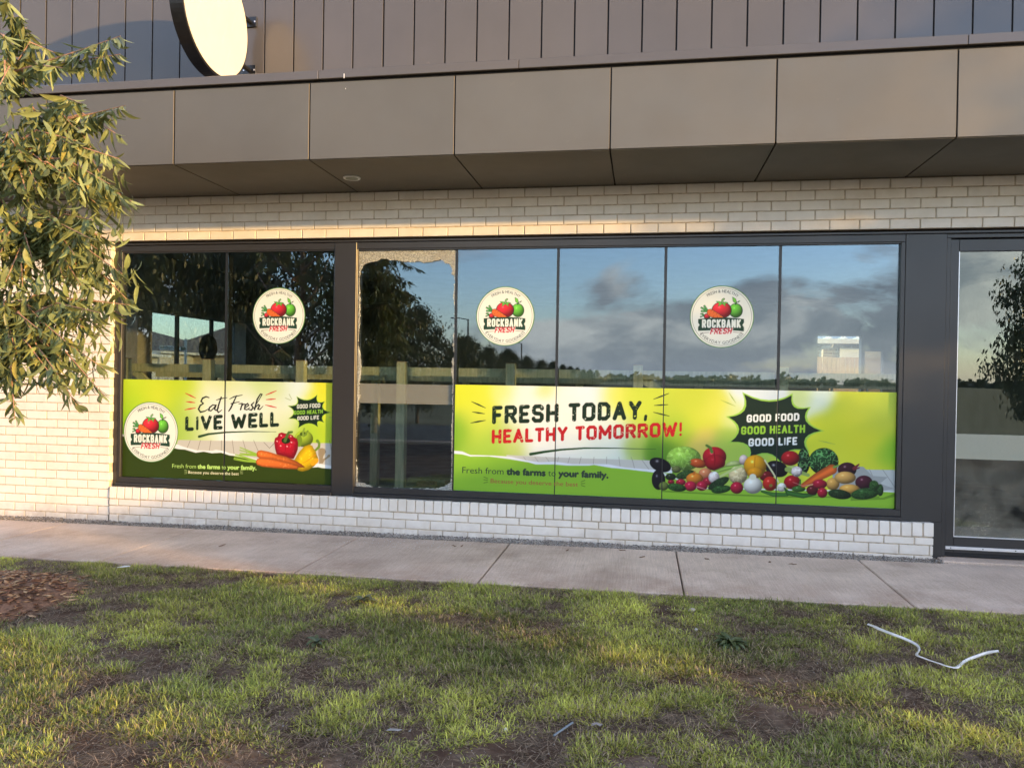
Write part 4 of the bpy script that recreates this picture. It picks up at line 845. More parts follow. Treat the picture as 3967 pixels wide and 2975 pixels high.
# ------------------------------------------------------------------ printed vinyl: banners and round stickers
STROKES = {
 'A': (1.0, [[(0,0),(.5,1),(1,0)],[(.2,.33),(.8,.33)]]), 'B': (.92, [[(0,0),(0,1),(.75,1),(1,.87),(1,.65),(.75,.52),(0,.52)],[(.75,.52),(1,.39),(1,.13),(.75,0),(0,0)]]),
 'C': (.9, [[(1,.76),(1,.86),(.8,1),(.2,1),(0,.86),(0,.14),(.2,0),(.8,0),(1,.14),(1,.24)]]), 'D': (.95, [[(0,0),(0,1),(.7,1),(1,.82),(1,.18),(.7,0),(0,0)]]),
 'E': (.82, [[(1,1),(0,1),(0,0),(1,0)],[(0,.5),(.8,.5)]]), 'F': (.8, [[(1,1),(0,1),(0,0)],[(0,.48),(.8,.48)]]),
 'G': (.95, [[(1,.74),(1,.86),(.8,1),(.2,1),(0,.86),(0,.14),(.2,0),(.8,0),(1,.14),(1,.45),(.6,.45)]]), 'H': (.95, [[(0,0),(0,1)],[(1,0),(1,1)],[(0,.5),(1,.5)]]),
 'I': (.3, [[(.5,0),(.5,1)]]), 'K': (.95, [[(0,0),(0,1)],[(1,1),(.05,.45)],[(.25,.58),(1,0)]]), 'L': (.78, [[(0,1),(0,0),(1,0)]]),
 'M': (1.2, [[(0,0),(0,1),(.5,.3),(1,1),(1,0)]]), 'N': (.98, [[(0,0),(0,1),(1,0),(1,1)]]), 'O': (.98, [[(.22,0),(0,.15),(0,.85),(.22,1),(.78,1),(1,.85),(1,.15),(.78,0),(.22,0)]]),
 'R': (.95, [[(0,0),(0,1),(.78,1),(1,.87),(1,.62),(.78,.48),(0,.48)],[(.5,.48),(1,0)]]),
 'S': (.92, [[(1,.84),(1,.88),(.8,1),(.2,1),(0,.86),(0,.64),(.2,.52),(.8,.48),(1,.36),(1,.14),(.8,0),(.2,0),(0,.12),(0,.16)]]),
 'T': (.88, [[(0,1),(1,1)],[(.5,1),(.5,0)]]), 'V': (.98, [[(0,1),(.5,0),(1,1)]]), 'W': (1.35, [[(0,1),(.25,0),(.5,.75),(.75,0),(1,1)]]), 'Y': (.95, [[(0,1),(.5,.5),(1,1)],[(.5,.5),(.5,0)]]),
 '!': (.3, [[(.5,1),(.5,.38)],[(.5,.03),(.5,0)]]), ',': (.3, [[(.55,.08),(.35,-.16)]]), ' ': (.42, [])}
def seg_dist(X, Z, a, b, ra=0.0, rb=0.0):
    ax, az, bx, bz = *a, *b
    dx, dz = bx - ax, bz - az
    L2 = dx * dx + dz * dz + 1e-9
    t = np.clip(((X - ax) * dx + (Z - az) * dz) / L2, 0, 1)
    return np.hypot(X - ax - t * dx, Z - az - t * dz) - (ra + (rb - ra) * t)
def poly_sd(X, Z, P):
    d = np.full(X.shape, 1e9); ins = np.zeros(X.shape, bool)
    n = len(P)
    for k in range(n):
        a, b = P[k], P[(k + 1) % n]
        d = np.minimum(d, seg_dist(X, Z, a, b))
        c = (a[1] > Z) != (b[1] > Z)
        with np.errstate(divide='ignore', invalid='ignore'):
            xi = (b[0] - a[0]) * (Z - a[1]) / (b[1] - a[1] + 1e-12) + a[0]
        ins ^= c & (X < xi)
    return np.where(ins, -d, d)
def paint(X, Z, res, blobs, art, base):
    """X, Z in mm; returns sRGB 0..255"""
    C = np.empty((len(X), 3)); C[:] = base
    if blobs:
        num = np.zeros_like(C); den = np.full(len(X), 1e-6)
        wx = X + 60 * (vnoise(X, Z, 0.006, 301) - .5); wz = Z + 60 * (vnoise(X, Z, 0.006, 302) - .5)
        for bx, bz, r, *c in blobs:
            w = np.exp(-((wx - bx) ** 2 + (wz - bz) ** 2) / (2 * (r * .72) ** 2))
            num += w[:, None] * np.array(c); den += w
        C = (num + 1e-6 * np.array(base)) / den[:, None]
    def put(m, al, c):
        al = np.clip(al, 0, 1)[:, None]
        C[m] = C[m] * (1 - al) + c * al
    def box(x0, x1, z0, z1, pad):
        return np.nonzero((X > x0 - pad) & (X < x1 + pad) & (Z > z0 - pad) & (Z < z1 + pad))[0]
    for it in art:
        k = it[0]
        if k == 'p':
            P, c, sh = it[1], np.array(it[2], float), it[3]
            xs, zs = [p[0] for p in P], [p[1] for p in P]
            m = box(min(xs), max(xs), min(zs), max(zs), res)
            if not len(m): continue
            d = poly_sd(X[m], Z[m], P)
            cc = np.repeat(c[None], len(m), 0)
            if sh:
                w = max(xs) - min(xs); h = max(zs) - min(zs)
                e = np.clip(-d / (0.22 * min(w, h)), 0, 1)
                u = (X[m] - min(xs)) / w; q = (Z[m] - min(zs)) / h
                cc = cc * (0.66 + 0.34 * e + 0.22 * (q - .5) - 0.12 * (u - .5))[:, None] + 26 * (vnoise(X[m], Z[m], .06, 88) > .8)[:, None] * e[:, None]
            put(m, .5 - d / res, np.clip(cc, 0, 255))
        elif k == 'e':
            (cx, cz), e1, e2, c, tex, hl = it[1], it[2], it[3], np.array(it[4], float), it[5], it[6]
            det = e1[0] * e2[1] - e1[1] * e2[0]
            rx, rz = abs(e1[0]) + abs(e2[0]), abs(e1[1]) + abs(e2[1])
            m = box(cx - rx, cx + rx, cz - rz, cz + rz, res)
            if not len(m): continue
            u, v = X[m] - cx, Z[m] - cz
            a = (u * e2[1] - v * e2[0]) / det; b = (-u * e1[1] + v * e1[0]) / det
            rr = np.sqrt(a * a + b * b)
            n2 = np.sqrt(np.clip(1 - rr * rr, 0, 1))
            lx, lz = u / (rx + 1), v / (rz + 1)
            shd = 0.52 + 0.62 * np.clip(-.35 * lx + .55 * lz + .75 * n2, 0, 1) if hl != 0 else 1.0
            cc = c[None] * np.asarray(shd).reshape(-1, 1)
            if tex == 1:
                cc = cc * (0.88 + 0.26 * vnoise(X[m], Z[m], .045, 71))[:, None] + 34 * (np.abs(vnoise(X[m], Z[m], .035, 72) - .5) < .05)[:, None]
            if tex == 2:
                cc = cc * (0.6 + 0.6 * vnoise(X[m], Z[m], .03, 73))[:, None] + np.array([70, 95, 60]) * (np.abs(vnoise(X[m], Z[m], .05, 74) - .5) < .06)[:, None]
            if tex == 3: cc = cc * (0.7 + 0.6 * vnoise(X[m], Z[m], .12, 75))[:, None]
            if hl: cc = cc + 190 * hl * np.exp(-((lx + .25) ** 2 + (lz - .36) ** 2) / .014)[:, None] * .55
            put(m, .5 + (1 - rr) * min(math.hypot(*e1), math.hypot(*e2)) / res, np.clip(cc, 0, 255))
        elif k == 'l':
            P, w, c, sh = it[1], it[2], np.array(it[3], float), it[4]
            xs, zs = [p[0] for p in P], [p[1] for p in P]
            m = box(min(xs), max(xs), min(zs), max(zs), res + max(w) / 2)
            if not len(m): continue
            d = np.full(len(m), 1e9)
            for q in range(len(P) - 1): d = np.minimum(d, seg_dist(X[m], Z[m], P[q], P[q + 1], w[q] / 2, w[q + 1] / 2))
            cc = np.repeat(c[None], len(m), 0)
            if sh: cc = cc * (0.7 + 0.4 * np.clip(-d / (max(w) * .4), 0, 1))[:, None]
            put(m, .5 - d / res, cc)
        elif k == 't':
            s, bl, br, h, th, c, worn, ital = it[1:]
            W = sum(STROKES[ch][0] for ch in s) + 0.16 * (len(s) - 1)
            ux = np.array([br[0] - bl[0], br[1] - bl[1]], float) / W; ul = np.hypot(*ux)
            asp = h / ul
            x = 0.0
            for ch in s:
                gw, st = STROKES[ch]
                if st:
                    x0 = bl[0] + ux[0] * x; z0 = bl[1] + ux[1] * x
                    m = box(x0 - .3 * h, x0 + ul * gw + .3 * h, z0 - .3 * h, z0 + h + abs(ux[1]) * gw, res)
                    zz = Z[m] - z0 - (X[m] - x0) * ux[1] / ux[0]
                    xx = X[m] - x0 - ital * zz + ital * h * .35
                    t = th * h * min(1.0, 1.2 / asp + .2) if asp > 1 else th * h
                    tw = min(t, ul * gw * .42)
                    d = np.full(len(m), 1e9)
                    pw, ph = max(ul * gw - tw, 0.1), h - t
                    for pl in st:
                        for q in range(len(pl) - 1):
                            a = (tw / 2 + pl[q][0] * pw, t / 2 + pl[q][1] * ph); b = (tw / 2 + pl[q + 1][0] * pw, t / 2 + pl[q + 1][1] * ph)
                            d = np.minimum(d, seg_dist(xx, zz, a, b) - (t + tw) / 4)
                    # square the stroke ends off against the letter box
                    if ch not in ',': d = np.maximum(d, np.maximum(np.maximum(-xx, xx - ul * gw), np.maximum(-zz, zz - h)))
                    al = .5 - d / res
                    if worn:
                        nz = vnoise(X[m], Z[m], .06, 90) * .6 + vnoise(X[m], Z[m], .14, 91) * .4
                        al = np.minimum(al, 1 - np.clip((nz - .73) * 10, 0, .85))
                    put(m, al, np.repeat(np.array(c, float)[None], len(m), 0))
                x += gw + .16
    return C
def lin(c):
    c = np.clip(np.asarray(c) / 255.0, 0, 1)
    return np.where(c < .04045, c / 12.92, ((c + .055) / 1.055) ** 2.4)
PRINT_GAIN = np.array([0.70, 0.77, 0.76])
def print_sheet(name, x0, x1, z0, z1, y, res, blobs, art, base, parent, thick=0.0012):
    nx, nz = int(round((x1 - x0) / res)) + 1, int(round((z1 - z0) / res)) + 1
    X, Z = np.meshgrid(np.linspace(x0, x1, nx), np.linspace(z0, z1, nz), indexing='ij')
    C = lin(paint(X.ravel() * 1000, Z.ravel() * 1000, res * 1000, blobs, art, base)) * PRINT_GAIN
    V = np.stack([X.ravel(), np.full(X.size, y), Z.ravel()], -1)
    i = np.arange(nx * nz).reshape(nx, nz)
    F = np.stack([i[:-1, :-1], i[1:, :-1], i[1:, 1:], i[:-1, 1:]], -1).reshape(-1, 4)
    # rim that gives the sheet its thickness
    rim = np.concatenate([i[:, 0], i[-1, 1:], i[-2::-1, -1], i[0, -2:0:-1]])
    n = len(rim); VB = V[rim] + np.array([0, thick, 0]); b = nx * nz + np.arange(n)
    FR = np.stack([rim, b, np.roll(b, -1), np.roll(rim, -1)], -1)
    return big_mesh(name, np.concatenate([V, VB]), None, np.concatenate([F, FR]), M['print'], np.concatenate([C, C[rim]]), parent)
_txt = {}
def glyphs(body):
    """flat outlines of the built-in font as (verts, faces, width)"""
    if body in _txt: return _txt[body]
    cu = bpy.data.curves.new('t', 'FONT'); cu.body = body; cu.resolution_u = 3
    o = bpy.data.objects.new('t', cu); COL.objects.link(o)
    dg = bpy.context.evaluated_depsgraph_get()
    me = bpy.data.meshes.new_from_object(o.evaluated_get(dg))
    v = [(p.co.x, p.co.y) for p in me.vertices]; f = [tuple(p.vertices) for p in me.polygons]
    bpy.data.objects.remove(o); bpy.data.curves.remove(cu); bpy.data.meshes.remove(me)
    _txt[body] = (v, f)
    return v, f
def text_line(body, bl, br, h, y, mat, parent, bold=0.0, name='lettering', ital=0.0):
    """body set on the facade from bl to br (x, z), cap height h"""
    v, f = glyphs(body)
    xs = [p[0] for p in v]; w = max(xs) - min(xs)
    k = (br[0] - bl[0]) / w; sl = (br[1] - bl[1]) / (br[0] - bl[0]); capk = h / 0.70
    V, F = [], []
    for off in ((0, 0),) if not bold else ((0, 0), (bold, 0), (-bold, 0), (0, bold), (0, -bold)):
        b = len(V)
        dy = 0.00004 * (len(V) > 0) * (1 + len(V) // max(1, len(v)))
        for px, pz in v:
            x = bl[0] + (px - min(xs)) * k + ital * pz * capk + off[0]
            V.append((x, y - dy, bl[1] + (x - bl[0]) * sl + pz * capk + off[1]))
        F += [tuple(i + b for i in q) for q in f]
    return mesh_obj(name, V, F, mat, parent)
def text_arc(body, c, r, a0, a1, h, y, mat, parent, top=True):
    ws = []
    for ch in body:
        if ch == ' ': ws.append(0.32); continue
        v, f = glyphs(ch); xs = [p[0] for p in v]; ws.append(max(xs) - min(xs) + 0.10)
    tot = sum(ws); pos = 0; V, F = [], []
    k = abs(a1 - a0) * r / tot; capk = h / 0.70
    for ch, w in zip(body, ws):
        if ch != ' ':
            v, f = glyphs(ch); x0 = min(p[0] for p in v) - .05
            b = len(V)
            for px, pz in v:
                t = pos + (px - x0)
                if top:
                    a = a0 - (a0 - a1) * t / tot; rr = r + pz * capk
                else:
                    a = a0 + (a1 - a0) * t / tot; rr = r - pz * capk
                V.append((c[0] + rr * math.cos(a), y, c[1] + rr * math.sin(a)))
            F += [tuple(i + b for i in q) for q in f]
        pos += w
    return mesh_obj('lettering', V, F, mat, parent)
M['ink_dark'] = ink('dark_green_ink', (0.012, 0.035, 0.016))
M['ink_grey'] = ink('grey_ink', (0.03, 0.045, 0.035))
M['ink_lime'] = ink('lime_ink', (0.36, 0.58, 0.14))
M['ink_cream'] = ink('cream_ink', (0.72, 0.74, 0.50))
M['ink_red'] = ink('red_brown_ink', (0.30, 0.055, 0.03))

BY = 0.0845
# left banner
bn1 = empty('window_banner', (-4.09, BY, 0.93), 'green vinyl banner reading Eat Fresh Live Well on the left window', 'banner')
for a, b in ((-5.205, -4.0905), (-4.0755, -2.948)):
    print_sheet('banner_sheet', a, b, 0.432, 1.418, BY, 0.004, BLOB1, ART1, (190, 210, 70), bn1)
text_line('Fresh from', (-4.646, .538), (-4.385, .5415), .040, BY - .001, M['ink_lime'], bn1)
text_line('the farms', (-4.366, .5415), (-4.126, .5445), .040, BY - .001, M['ink_lime'], bn1, .0035)
text_line('to', (-4.107, .545), (-4.062, .5455), .040, BY - .001, M['ink_lime'], bn1)
text_line('your family.', (-4.043, .546), (-3.737, .550), .040, BY - .001, M['ink_lime'], bn1, .0035)
text_line('Because you deserve the best', (-4.468, .487), (-3.923, .490), .030, BY - .001, M['ink_cream'], bn1, ital=.05)
# right banner, cut at the glass joints
bn2 = empty('window_banner', (0.2, BY, 0.93), 'long lime vinyl banner reading Fresh Today, Healthy Tomorrow with heaped vegetables', 'banner')
ed = [-1.738, -0.784, 0.184, 1.166, 2.136]
for k in range(4):
    a, b = ed[k] + (0.0045 if k else 0), ed[k + 1] - (0.0045 if k < 3 else 0)
    print_sheet('banner_sheet', a, b, 0.432, 1.424, BY, 0.004, BLOB2, ART2, (190, 210, 70), bn2)
y = BY - .001
text_line('Fresh from', (-1.656, .597), (-1.262, .598), .058, y, M['ink_dark'], bn2)
text_line('the farms', (-1.232, .598), (-0.872, .599), .058, y, M['ink_dark'], bn2, .0055)
text_line('to', (-0.845, .599), (-0.775, .599), .058, y, M['ink_dark'], bn2)
text_line('your family.', (-0.748, .600), (-0.297, .601), .058, y, M['ink_dark'], bn2, .0055)
text_line('Because you deserve the best', (-1.384, .514), (-0.569, .512), .042, y, M['ink_red'], bn2, ital=.05)

# round stickers
LR = 0.275
def logo_mesh():
    nr, ns = 92, 220
    r = np.linspace(0.004, LR, nr); t = np.linspace(0, 2 * math.pi, ns, endpoint=False)
    Rr, T = np.meshgrid(r, t, indexing='ij')
    X, Z = (Rr * np.cos(T)).ravel(), (Rr * np.sin(T)).ravel()
    C = paint(X * 1000, Z * 1000, 3.0, None, ARTL, (242, 240, 234))
    q = np.hypot(X, Z) / LR
    for lo, hi, c in ((0.972, 1.01, (96, 142, 88)), (0.918, 0.928, (70, 90, 74))):
        m = (q > lo) & (q < hi); C[m] = c
    i = np.arange(nr * ns).reshape(nr, ns); j = np.roll(i, -1, 1)
    F = np.stack([i[:-1], i[1:], j[1:], j[:-1]], -1).reshape(-1, 4)
    V = np.stack([X, np.zeros_like(X), Z], -1)
    rim = i[-1]; VB = V[rim] + np.array([0, .0012, 0]); b = nr * ns + np.arange(ns)
    FR = np.stack([rim, b, np.roll(b, -1), np.roll(rim, -1)], -1)
    cap = np.stack([np.full(ns - 2, i[0, 0]), i[0, 1:-1], i[0, 2:]], -1)
    Cl = lin(C) * PRINT_GAIN
    o = big_mesh('logo_print', np.concatenate([V, VB]), cap, np.concatenate([F, FR]), M['print'], np.concatenate([Cl, Cl[rim]]))
    me = o.data; bpy.data.objects.remove(o)
    return me
LOGO = logo_mesh()
def logo_text(c, k, y, parent):
    text_arc('FRESH & HEALTHY', c, LR * k * .775, R(125), R(52), LR * k * .10, y, M['ink_grey'], parent, True)
    text_arc('EVERYDAY GOODNESS', c, LR * k * .885, R(220), R(322), LR * k * .10, y, M['ink_grey'], parent, False)
for x, lab in ((-3.524, 'round white shop sticker high on the left window'), (-1.272, 'round white shop sticker on the glass right of the broken pane'), (0.677, 'round white shop sticker above the word Tomorrow, rightmost of three')):
    s = empty('round_sticker', (x, BY, 2.066), lab, 'sticker', 'round stickers on the shop glass')
    inst('logo_print', LOGO, s, (x, BY, 2.066))
    logo_text((x, 2.066), 1.0, BY - .001, s)
k = 0.305 / LR
inst('round_logo', LOGO, bn1, (-4.889, BY - .002, 0.89), scale=(k, 1, k))
logo_text((-4.889, 0.89), k, BY - .0032, bn1)

# faint protective film print on the acrylic face of the blade sign
M['film_ink'] = simple('film_print', (0.66, 0.70, 0.60), 0.4, 0.05)
V, F = [], []
v, f = glyphs('CAST ACRYLIC')
for cy, cz in ((-0.95, 4.75), (-0.78, 4.62), (-0.55, 4.55), (-0.40, 4.72), (-0.62, 4.85), (-0.85, 4.92), (-0.35, 4.95), (-0.5, 4.33), (-0.98, 4.55)):
    b = len(V); a = R(68)
    for px, pz in v:
        p, q = px * .036, pz * .036
        yy, zz = cy + p * math.cos(a) - q * math.sin(a), cz - .1 + p * math.sin(a) + q * math.cos(a)
        V.append((-3.7785, yy, zz))
    if all(math.hypot(p[1] + .635, p[2] - 4.67) < .5 for p in V[b:]):
        F += [tuple(i + b for i in q) for q in f]
    else: del V[b:]
if V: mesh_obj('film_lettering', V, F, M['film_ink'], sg)
# ------------------------------------------------------------------ shattered outer pane
HOLE = [[-2682, 2126], [-2689, 2264], [-2687, 2365], [-2691, 2416], [-2682, 2466], [-2680, 2506], [-2664, 2546], [-2638, 2566], [-2586, 2578], [-2528, 2585], [-2486, 2597], [-2434, 2599], [-2366, 2591], [-2308, 2583], [-2235, 2577], [-2163, 2574], [-2122, 2576], [-2060, 2563], [-2019, 2568], [-1927, 2584], [-1886, 2586], [-1850, 2559], [-1814, 2534], [-1798, 2499], [-1792, 2460], [-1772, 2445], [-1768, 2361], [-1777, 2312], [-1766, 2127], [-1763, 1933], [-1773, 1872], [-1766, 1703], [-1783, 1580], [-1768, 1472], [-1775, 1319], [-1766, 1165], [-1775, 1011], [-1770, 780], [-1771, 692], [-1772, 544], [-1776, 499], [-1816, 480], [-1892, 450], [-1943, 443], [-2020, 448], [-2098, 436], [-2149, 439], [-2253, 436], [-2358, 435], [-2462, 437], [-2515, 437], [-2552, 448], [-2595, 452], [-2621, 466], [-2658, 477], [-2680, 478], [-2685, 509], [-2687, 559], [-2687, 610], [-2698, 650], [-2705, 710], [-2703, 761], [-2699, 986], [-2690, 1143], [-2675, 1253], [-2674, 1395], [-2663, 1521], [-2661, 1615], [-2683, 1740], [-2701, 1850], [-2687, 1975], [-2680, 2054]]
def crumb_mat():
    m, n, l, p = newmat('crazed_glass')
    a = n.new('ShaderNodeAttribute'); a.attribute_name = 'Col'
    l.new(a.outputs['Color'], p.inputs['Base Color']); setp(p, rough=0.12, spec=0.9)
    t = n.new('ShaderNodeBsdfTranslucent'); l.new(a.outputs['Color'], t.inputs[0])
    tr = n.new('ShaderNodeBsdfTransparent'); tr.inputs[0].default_value = (0.8, 0.88, 0.84, 1)
    m1 = n.new('ShaderNodeMixShader'); m1.inputs[0].default_value = 0.35
    m2 = n.new('ShaderNodeMixShader'); m2.inputs[0].default_value = 0.08
    l.new(p.outputs[0], m1.inputs[1]); l.new(t.outputs[0], m1.inputs[2])
    l.new(m1.outputs[0], m2.inputs[1]); l.new(tr.outputs[0], m2.inputs[2])
    l.new(m2.outputs[0], n['Material Output'].inputs['Surface'])
    return m
M['crumb'] = crumb_mat()
def make_shatter():
    s = 0.0072
    xs = np.arange(-2.703, -1.750, s); zs = np.arange(0.432, 2.688, s)
    X, Z = np.meshgrid(xs, zs, indexing='ij'); X = X.ravel(); Z = Z.ravel()
    X = X + rng.uniform(-.0022, .0022, len(X)); Z = Z + rng.uniform(-.0022, .0022, len(Z))
    near = (Z > 2.42) | (Z < 0.56) | (X < -2.64) | (X > -1.80)
    X, Z = X[near], Z[near]
    d = poly_sd(X * 1000, Z * 1000, HOLE) + 14 * (vnoise(X, Z, 28, 711) - .85) + 9 * (vnoise(X, Z, 90, 712) - .75)
    k = (d > 0) & (X < -1.751)
    X, Z = X[k], Z[k]; n = len(X)
    c8 = np.array([(a, b, c) for a in (-1, 1) for b in (-1, 1) for c in (-1, 1)], float) * np.array([.0034, .0028, .0034])
    V = np.repeat(c8[None], n, 0) * rng.uniform(.75, 1.12, (n, 8, 1))
    ax, az = rng.normal(0, .28, n)[:, None], rng.normal(0, .28, n)[:, None]; rot = rng.uniform(0, 1.6, n)[:, None]
    x, y, z = V[..., 0], V[..., 1], V[..., 2]
    x, z = x * np.cos(rot) - z * np.sin(rot), x * np.sin(rot) + z * np.cos(rot)
    y = y + x * ax + z * az
    P = np.stack([x + X[:, None], y + GY + .002, z + Z[:, None]], -1)
    F = np.array([(0, 1, 3, 2), (4, 6, 7, 5), (0, 4, 5, 1), (2, 3, 7, 6), (0, 2, 6, 4), (1, 5, 7, 3)])
    FF = (F[None] + (np.arange(n) * 8)[:, None, None]).reshape(-1, 4)
    c = np.array([.92, .94, .88]) * rng.uniform(.3, 1.0, (n, 1)) ** .6
    o = big_mesh('shattered_glass', P.reshape(-1, 3), None, FF, M['crumb'], np.repeat(np.clip(c, 0, .95), 8, 0))
    tag(o, 'crazed remains of a shattered toughened pane clinging round its frame', 'broken glass', kind='stuff')
make_shatter()
MB().box(-2.704, -1.748, GY + .0185, GY + .0215, 1.232, 1.418).build('frosted_strip', M['inner_film'], W2)
nx = 170
gx = np.concatenate([rng.normal(-2.2, .45, nx), rng.normal(-2.2, .35, 110)]); gy = np.concatenate([rng.uniform(-.55, -.02, nx), rng.uniform(-.01, .03, 110)])
gc = chips(0, 0, 0, 0, 0, lambda x, y: np.where(y > -.012, 0.336, gz(x) + .001 + .0 * x), .002, .0046, [(.85, .87, .85), (.7, .74, .72)], 'glass_crumbs', M['crumb'], xy=(gx, gy), flat=.9)
tag(gc, 'white glass crumbs scattered on sill and footpath under the broken pane', 'glass crumbs', kind='stuff')

# ------------------------------------------------------------------ timber framing inside the shop
def post(parent, x, y, w, d, z0, z1, mat='pine'):
    o = MB().box(x - w / 2, x + w / 2, y, y + d, z0, z1, .003).build('post', M[mat], parent)
    return o
tf = empty('timber_counter', (-1.5, 1.0, 0.03), 'treated pine counter framing of posts and rails behind the shop glass', 'counter')
for x in (-5.75, -4.73, -3.635, -2.505, -1.34, -0.05, 1.335, 2.6):
    p = post(tf, x, .80, .095, .095, .031, 1.64)
    MB().box(x - .0465, x + .0465, .801, .894, 1.6405, 1.648, .002).build('post_top', M['pine_end'], p)
MB().box(-5.9, 2.7, .8985, .945, 1.50, 1.59, .002).build('rail', M['pine'], tf)
MB().box(-5.9, 2.7, 1.60, 1.645, 1.44, 1.53, .002).build('rail', M['pine'], tf)
MB().box(-5.9, 2.7, .8985, .945, .06, .15, .002).build('rail', M['pine'], tf)
for x in (-5.2, -4.2, -3.1, -2.0, -.7, .6, 1.9):
    post(tf, x, 1.65, .09, .09, .031, 1.53)
for x0, x1 in ((-5.7, -4.8), (-4.65, -3.7), (.0, 1.2)):
    a, b = Vector((x0, .95, 1.5)), Vector((x1, 1.0, .75))
    d = (b - a).normalized(); s = d.cross(Vector((0, 1, 0))) * .04; t = Vector((0, .02, 0))
    v = [a + s + t, a - s + t, b - s + t, b + s + t, a + s - t, a - s - t, b - s - t, b + s - t]
    mesh_obj('brace', v, [(0, 1, 2, 3), (7, 6, 5, 4), (0, 4, 5, 1), (1, 5, 6, 2), (2, 6, 7, 3), (3, 7, 4, 0)], M['pine'], tf)
for i, (x0, x1, y) in enumerate(((-3.4, -1.5, 2.4), (-3.2, -1.0, 3.3))):
    MB().box(x0, x1, y, y + .14, .031, .09, .003).build('sleeper', M['pine'], tf)
for i, (x, y, l, lab) in enumerate(((-2.95, 2.9, .26, 'left of two short pine offcuts on the floor behind the broken pane'), (-2.6, 3.05, .30, 'right of two short pine offcuts on the floor behind the broken pane'))):
    o = MB().box(x, x + l, y, y + .1, .031, .10, .003).build('timber_offcut', M['pine_end'])
    tag(o, lab, 'timber', 'pine offcuts on the shop floor')
# dark oval disc standing by the second post
ov = empty('oval_disc', (-4.78, 1.25, 1.75), 'dark oval disc standing above the timber rail in the left window', 'disc')
v, f = [], []
for k in range(40):
    t = 2 * math.pi * k / 40
    for y in (1.02, 1.05): v.append((-4.855 + .106 * math.cos(t), y, 1.775 + .155 * math.sin(t)))
for k in range(40): f.append((2 * k, 2 * ((k + 1) % 40), 2 * ((k + 1) % 40) + 1, 2 * k + 1))
f += [tuple(2 * k for k in range(40))[::-1], tuple(2 * k + 1 for k in range(40))]
mesh_obj('plate', v, f, M['sign_rim'], ov)
MB().tube([(-4.855, 1.035, 1.63), (-4.84, 1.035, 1.3), (-4.84, 1.035, .031)], .014, 8).build('stem', M['sign_rim'], ov)
# chair seen at the right of the glass
ch = empty('office_chair', (2.62, 4.2, 0.03), 'dark framed chair inside the shop, seen low in the rightmost pane', 'chair')
cxx, cyy = 2.62, 3.3
MB().box(cxx - .22, cxx + .22, cyy - .2, cyy + .22, .45, .50, .02).build('seat', M['sign_rim'], ch)
for sx in (-1, 1):
    for sy in (-1, 1):
        MB().tube([(cxx + sx * .2, cyy + sy * .18, .45), (cxx + sx * .24, cyy + sy * .24, .031)], .014, 8).build('leg', M['alu'], ch)
    MB().tube([(cxx + sx * .22, cyy + .2, .48), (cxx + sx * .23, cyy + .22, 1.30), (cxx + sx * .2, cyy + .22, 1.52)], .016, 8).build('back_upright', M['alu'], ch)
MB().tube([(cxx - .22, cyy + .22, 1.52), (cxx - .1, cyy + .22, 1.55), (cxx + .12, cyy + .22, 1.53), (cxx + .22, cyy + .22, 1.46)], .028, 10).build('top_rail', M['sign_rim'], ch)
MB().box(cxx - .19, cxx + .19, cyy + .21, cyy + .23, 1.05, 1.1).build('back_rail', M['sign_rim'], ch)

# ------------------------------------------------------------------ gum trees
def leaf_mesh(i):
    r = np.random.default_rng(500 + i)
    L = 1.0; w = r.uniform(.085, .125); cur = r.uniform(.1, .7); side = r.uniform(-.26, .26); fold = r.uniform(.1, .5)
    n = 7; V, F = [], []
    for k in range(n):
        s = k / (n - 1)
        ww = w * (math.sin(math.pi * min(1, s * .93 + .05)) ** .8) * (1 - .35 * s) * 1.15 + .004
        if k == n - 1: ww = .003
        if k == 0: ww = .006
        c = (side * math.sin(s * math.pi * .9), -cur * s * s * .6, -s * (1 - cur * .18 * s))
        V += [(c[0] - ww, c[1] + fold * ww, c[2]), (c[0], c[1], c[2]), (c[0] + ww, c[1] + fold * ww, c[2])]
    for k in range(n - 1):
        a = 3 * k
        F += [(a, a + 1, a + 4, a + 3), (a + 1, a + 2, a + 5, a + 4)]
    return np.array(V), np.array(F)
LEAFV = [leaf_mesh(i) for i in range(8)]
def leaf_obj_mat():
    m, n, l, p = newmat('gum_leaf_single')
    oi = n.new('ShaderNodeObjectInfo')
    r = n.new('ShaderNodeValToRGB'); e = r.color_ramp.elements
    cols = [(0, (.100, .124, .048)), (.35, (.155, .182, .068)), (.62, (.225, .248, .095)), (.86, (.31, .31, .12)), (1, (.46, .39, .11))]
    while len(e) < len(cols): e.new(.5)
    for k, (q, c) in enumerate(cols): e[k].position = q; e[k].color = (*c, 1)
    l.new(oi.outputs['Random'], r.inputs[0])
    v = objcoord(n, l)
    c2, f2 = noise_col(n, l, (.72, .74, .7), (1.15, 1.12, 1.0), 30, 4, .35, .65, vec=v)
    c = mulcol(n, l, r.outputs[0], c2)
    l.new(c, p.inputs['Base Color']); setp(p, rough=.38, spec=.45)
    t = n.new('ShaderNodeBsdfTranslucent'); l.new(c, t.inputs[0])
    mx = n.new('ShaderNodeMixShader'); mx.inputs[0].default_value = .25
    l.new(p.outputs[0], mx.inputs[1]); l.new(t.outputs[0], mx.inputs[2]); l.new(mx.outputs[0], n['Material Output'].inputs['Surface'])
    return m
M['leaf1'] = leaf_obj_mat()
M['bark'] = simple('gum_bark', (.26, .19, .14), .85, .35, 9, bmp=.5, bdist=.01, bscale=30, stretch=(4, 4, 1))
M['twig'] = simple('gum_twig', (.34, .19, .12), .7, .3, 30)
LEAF_ME = []
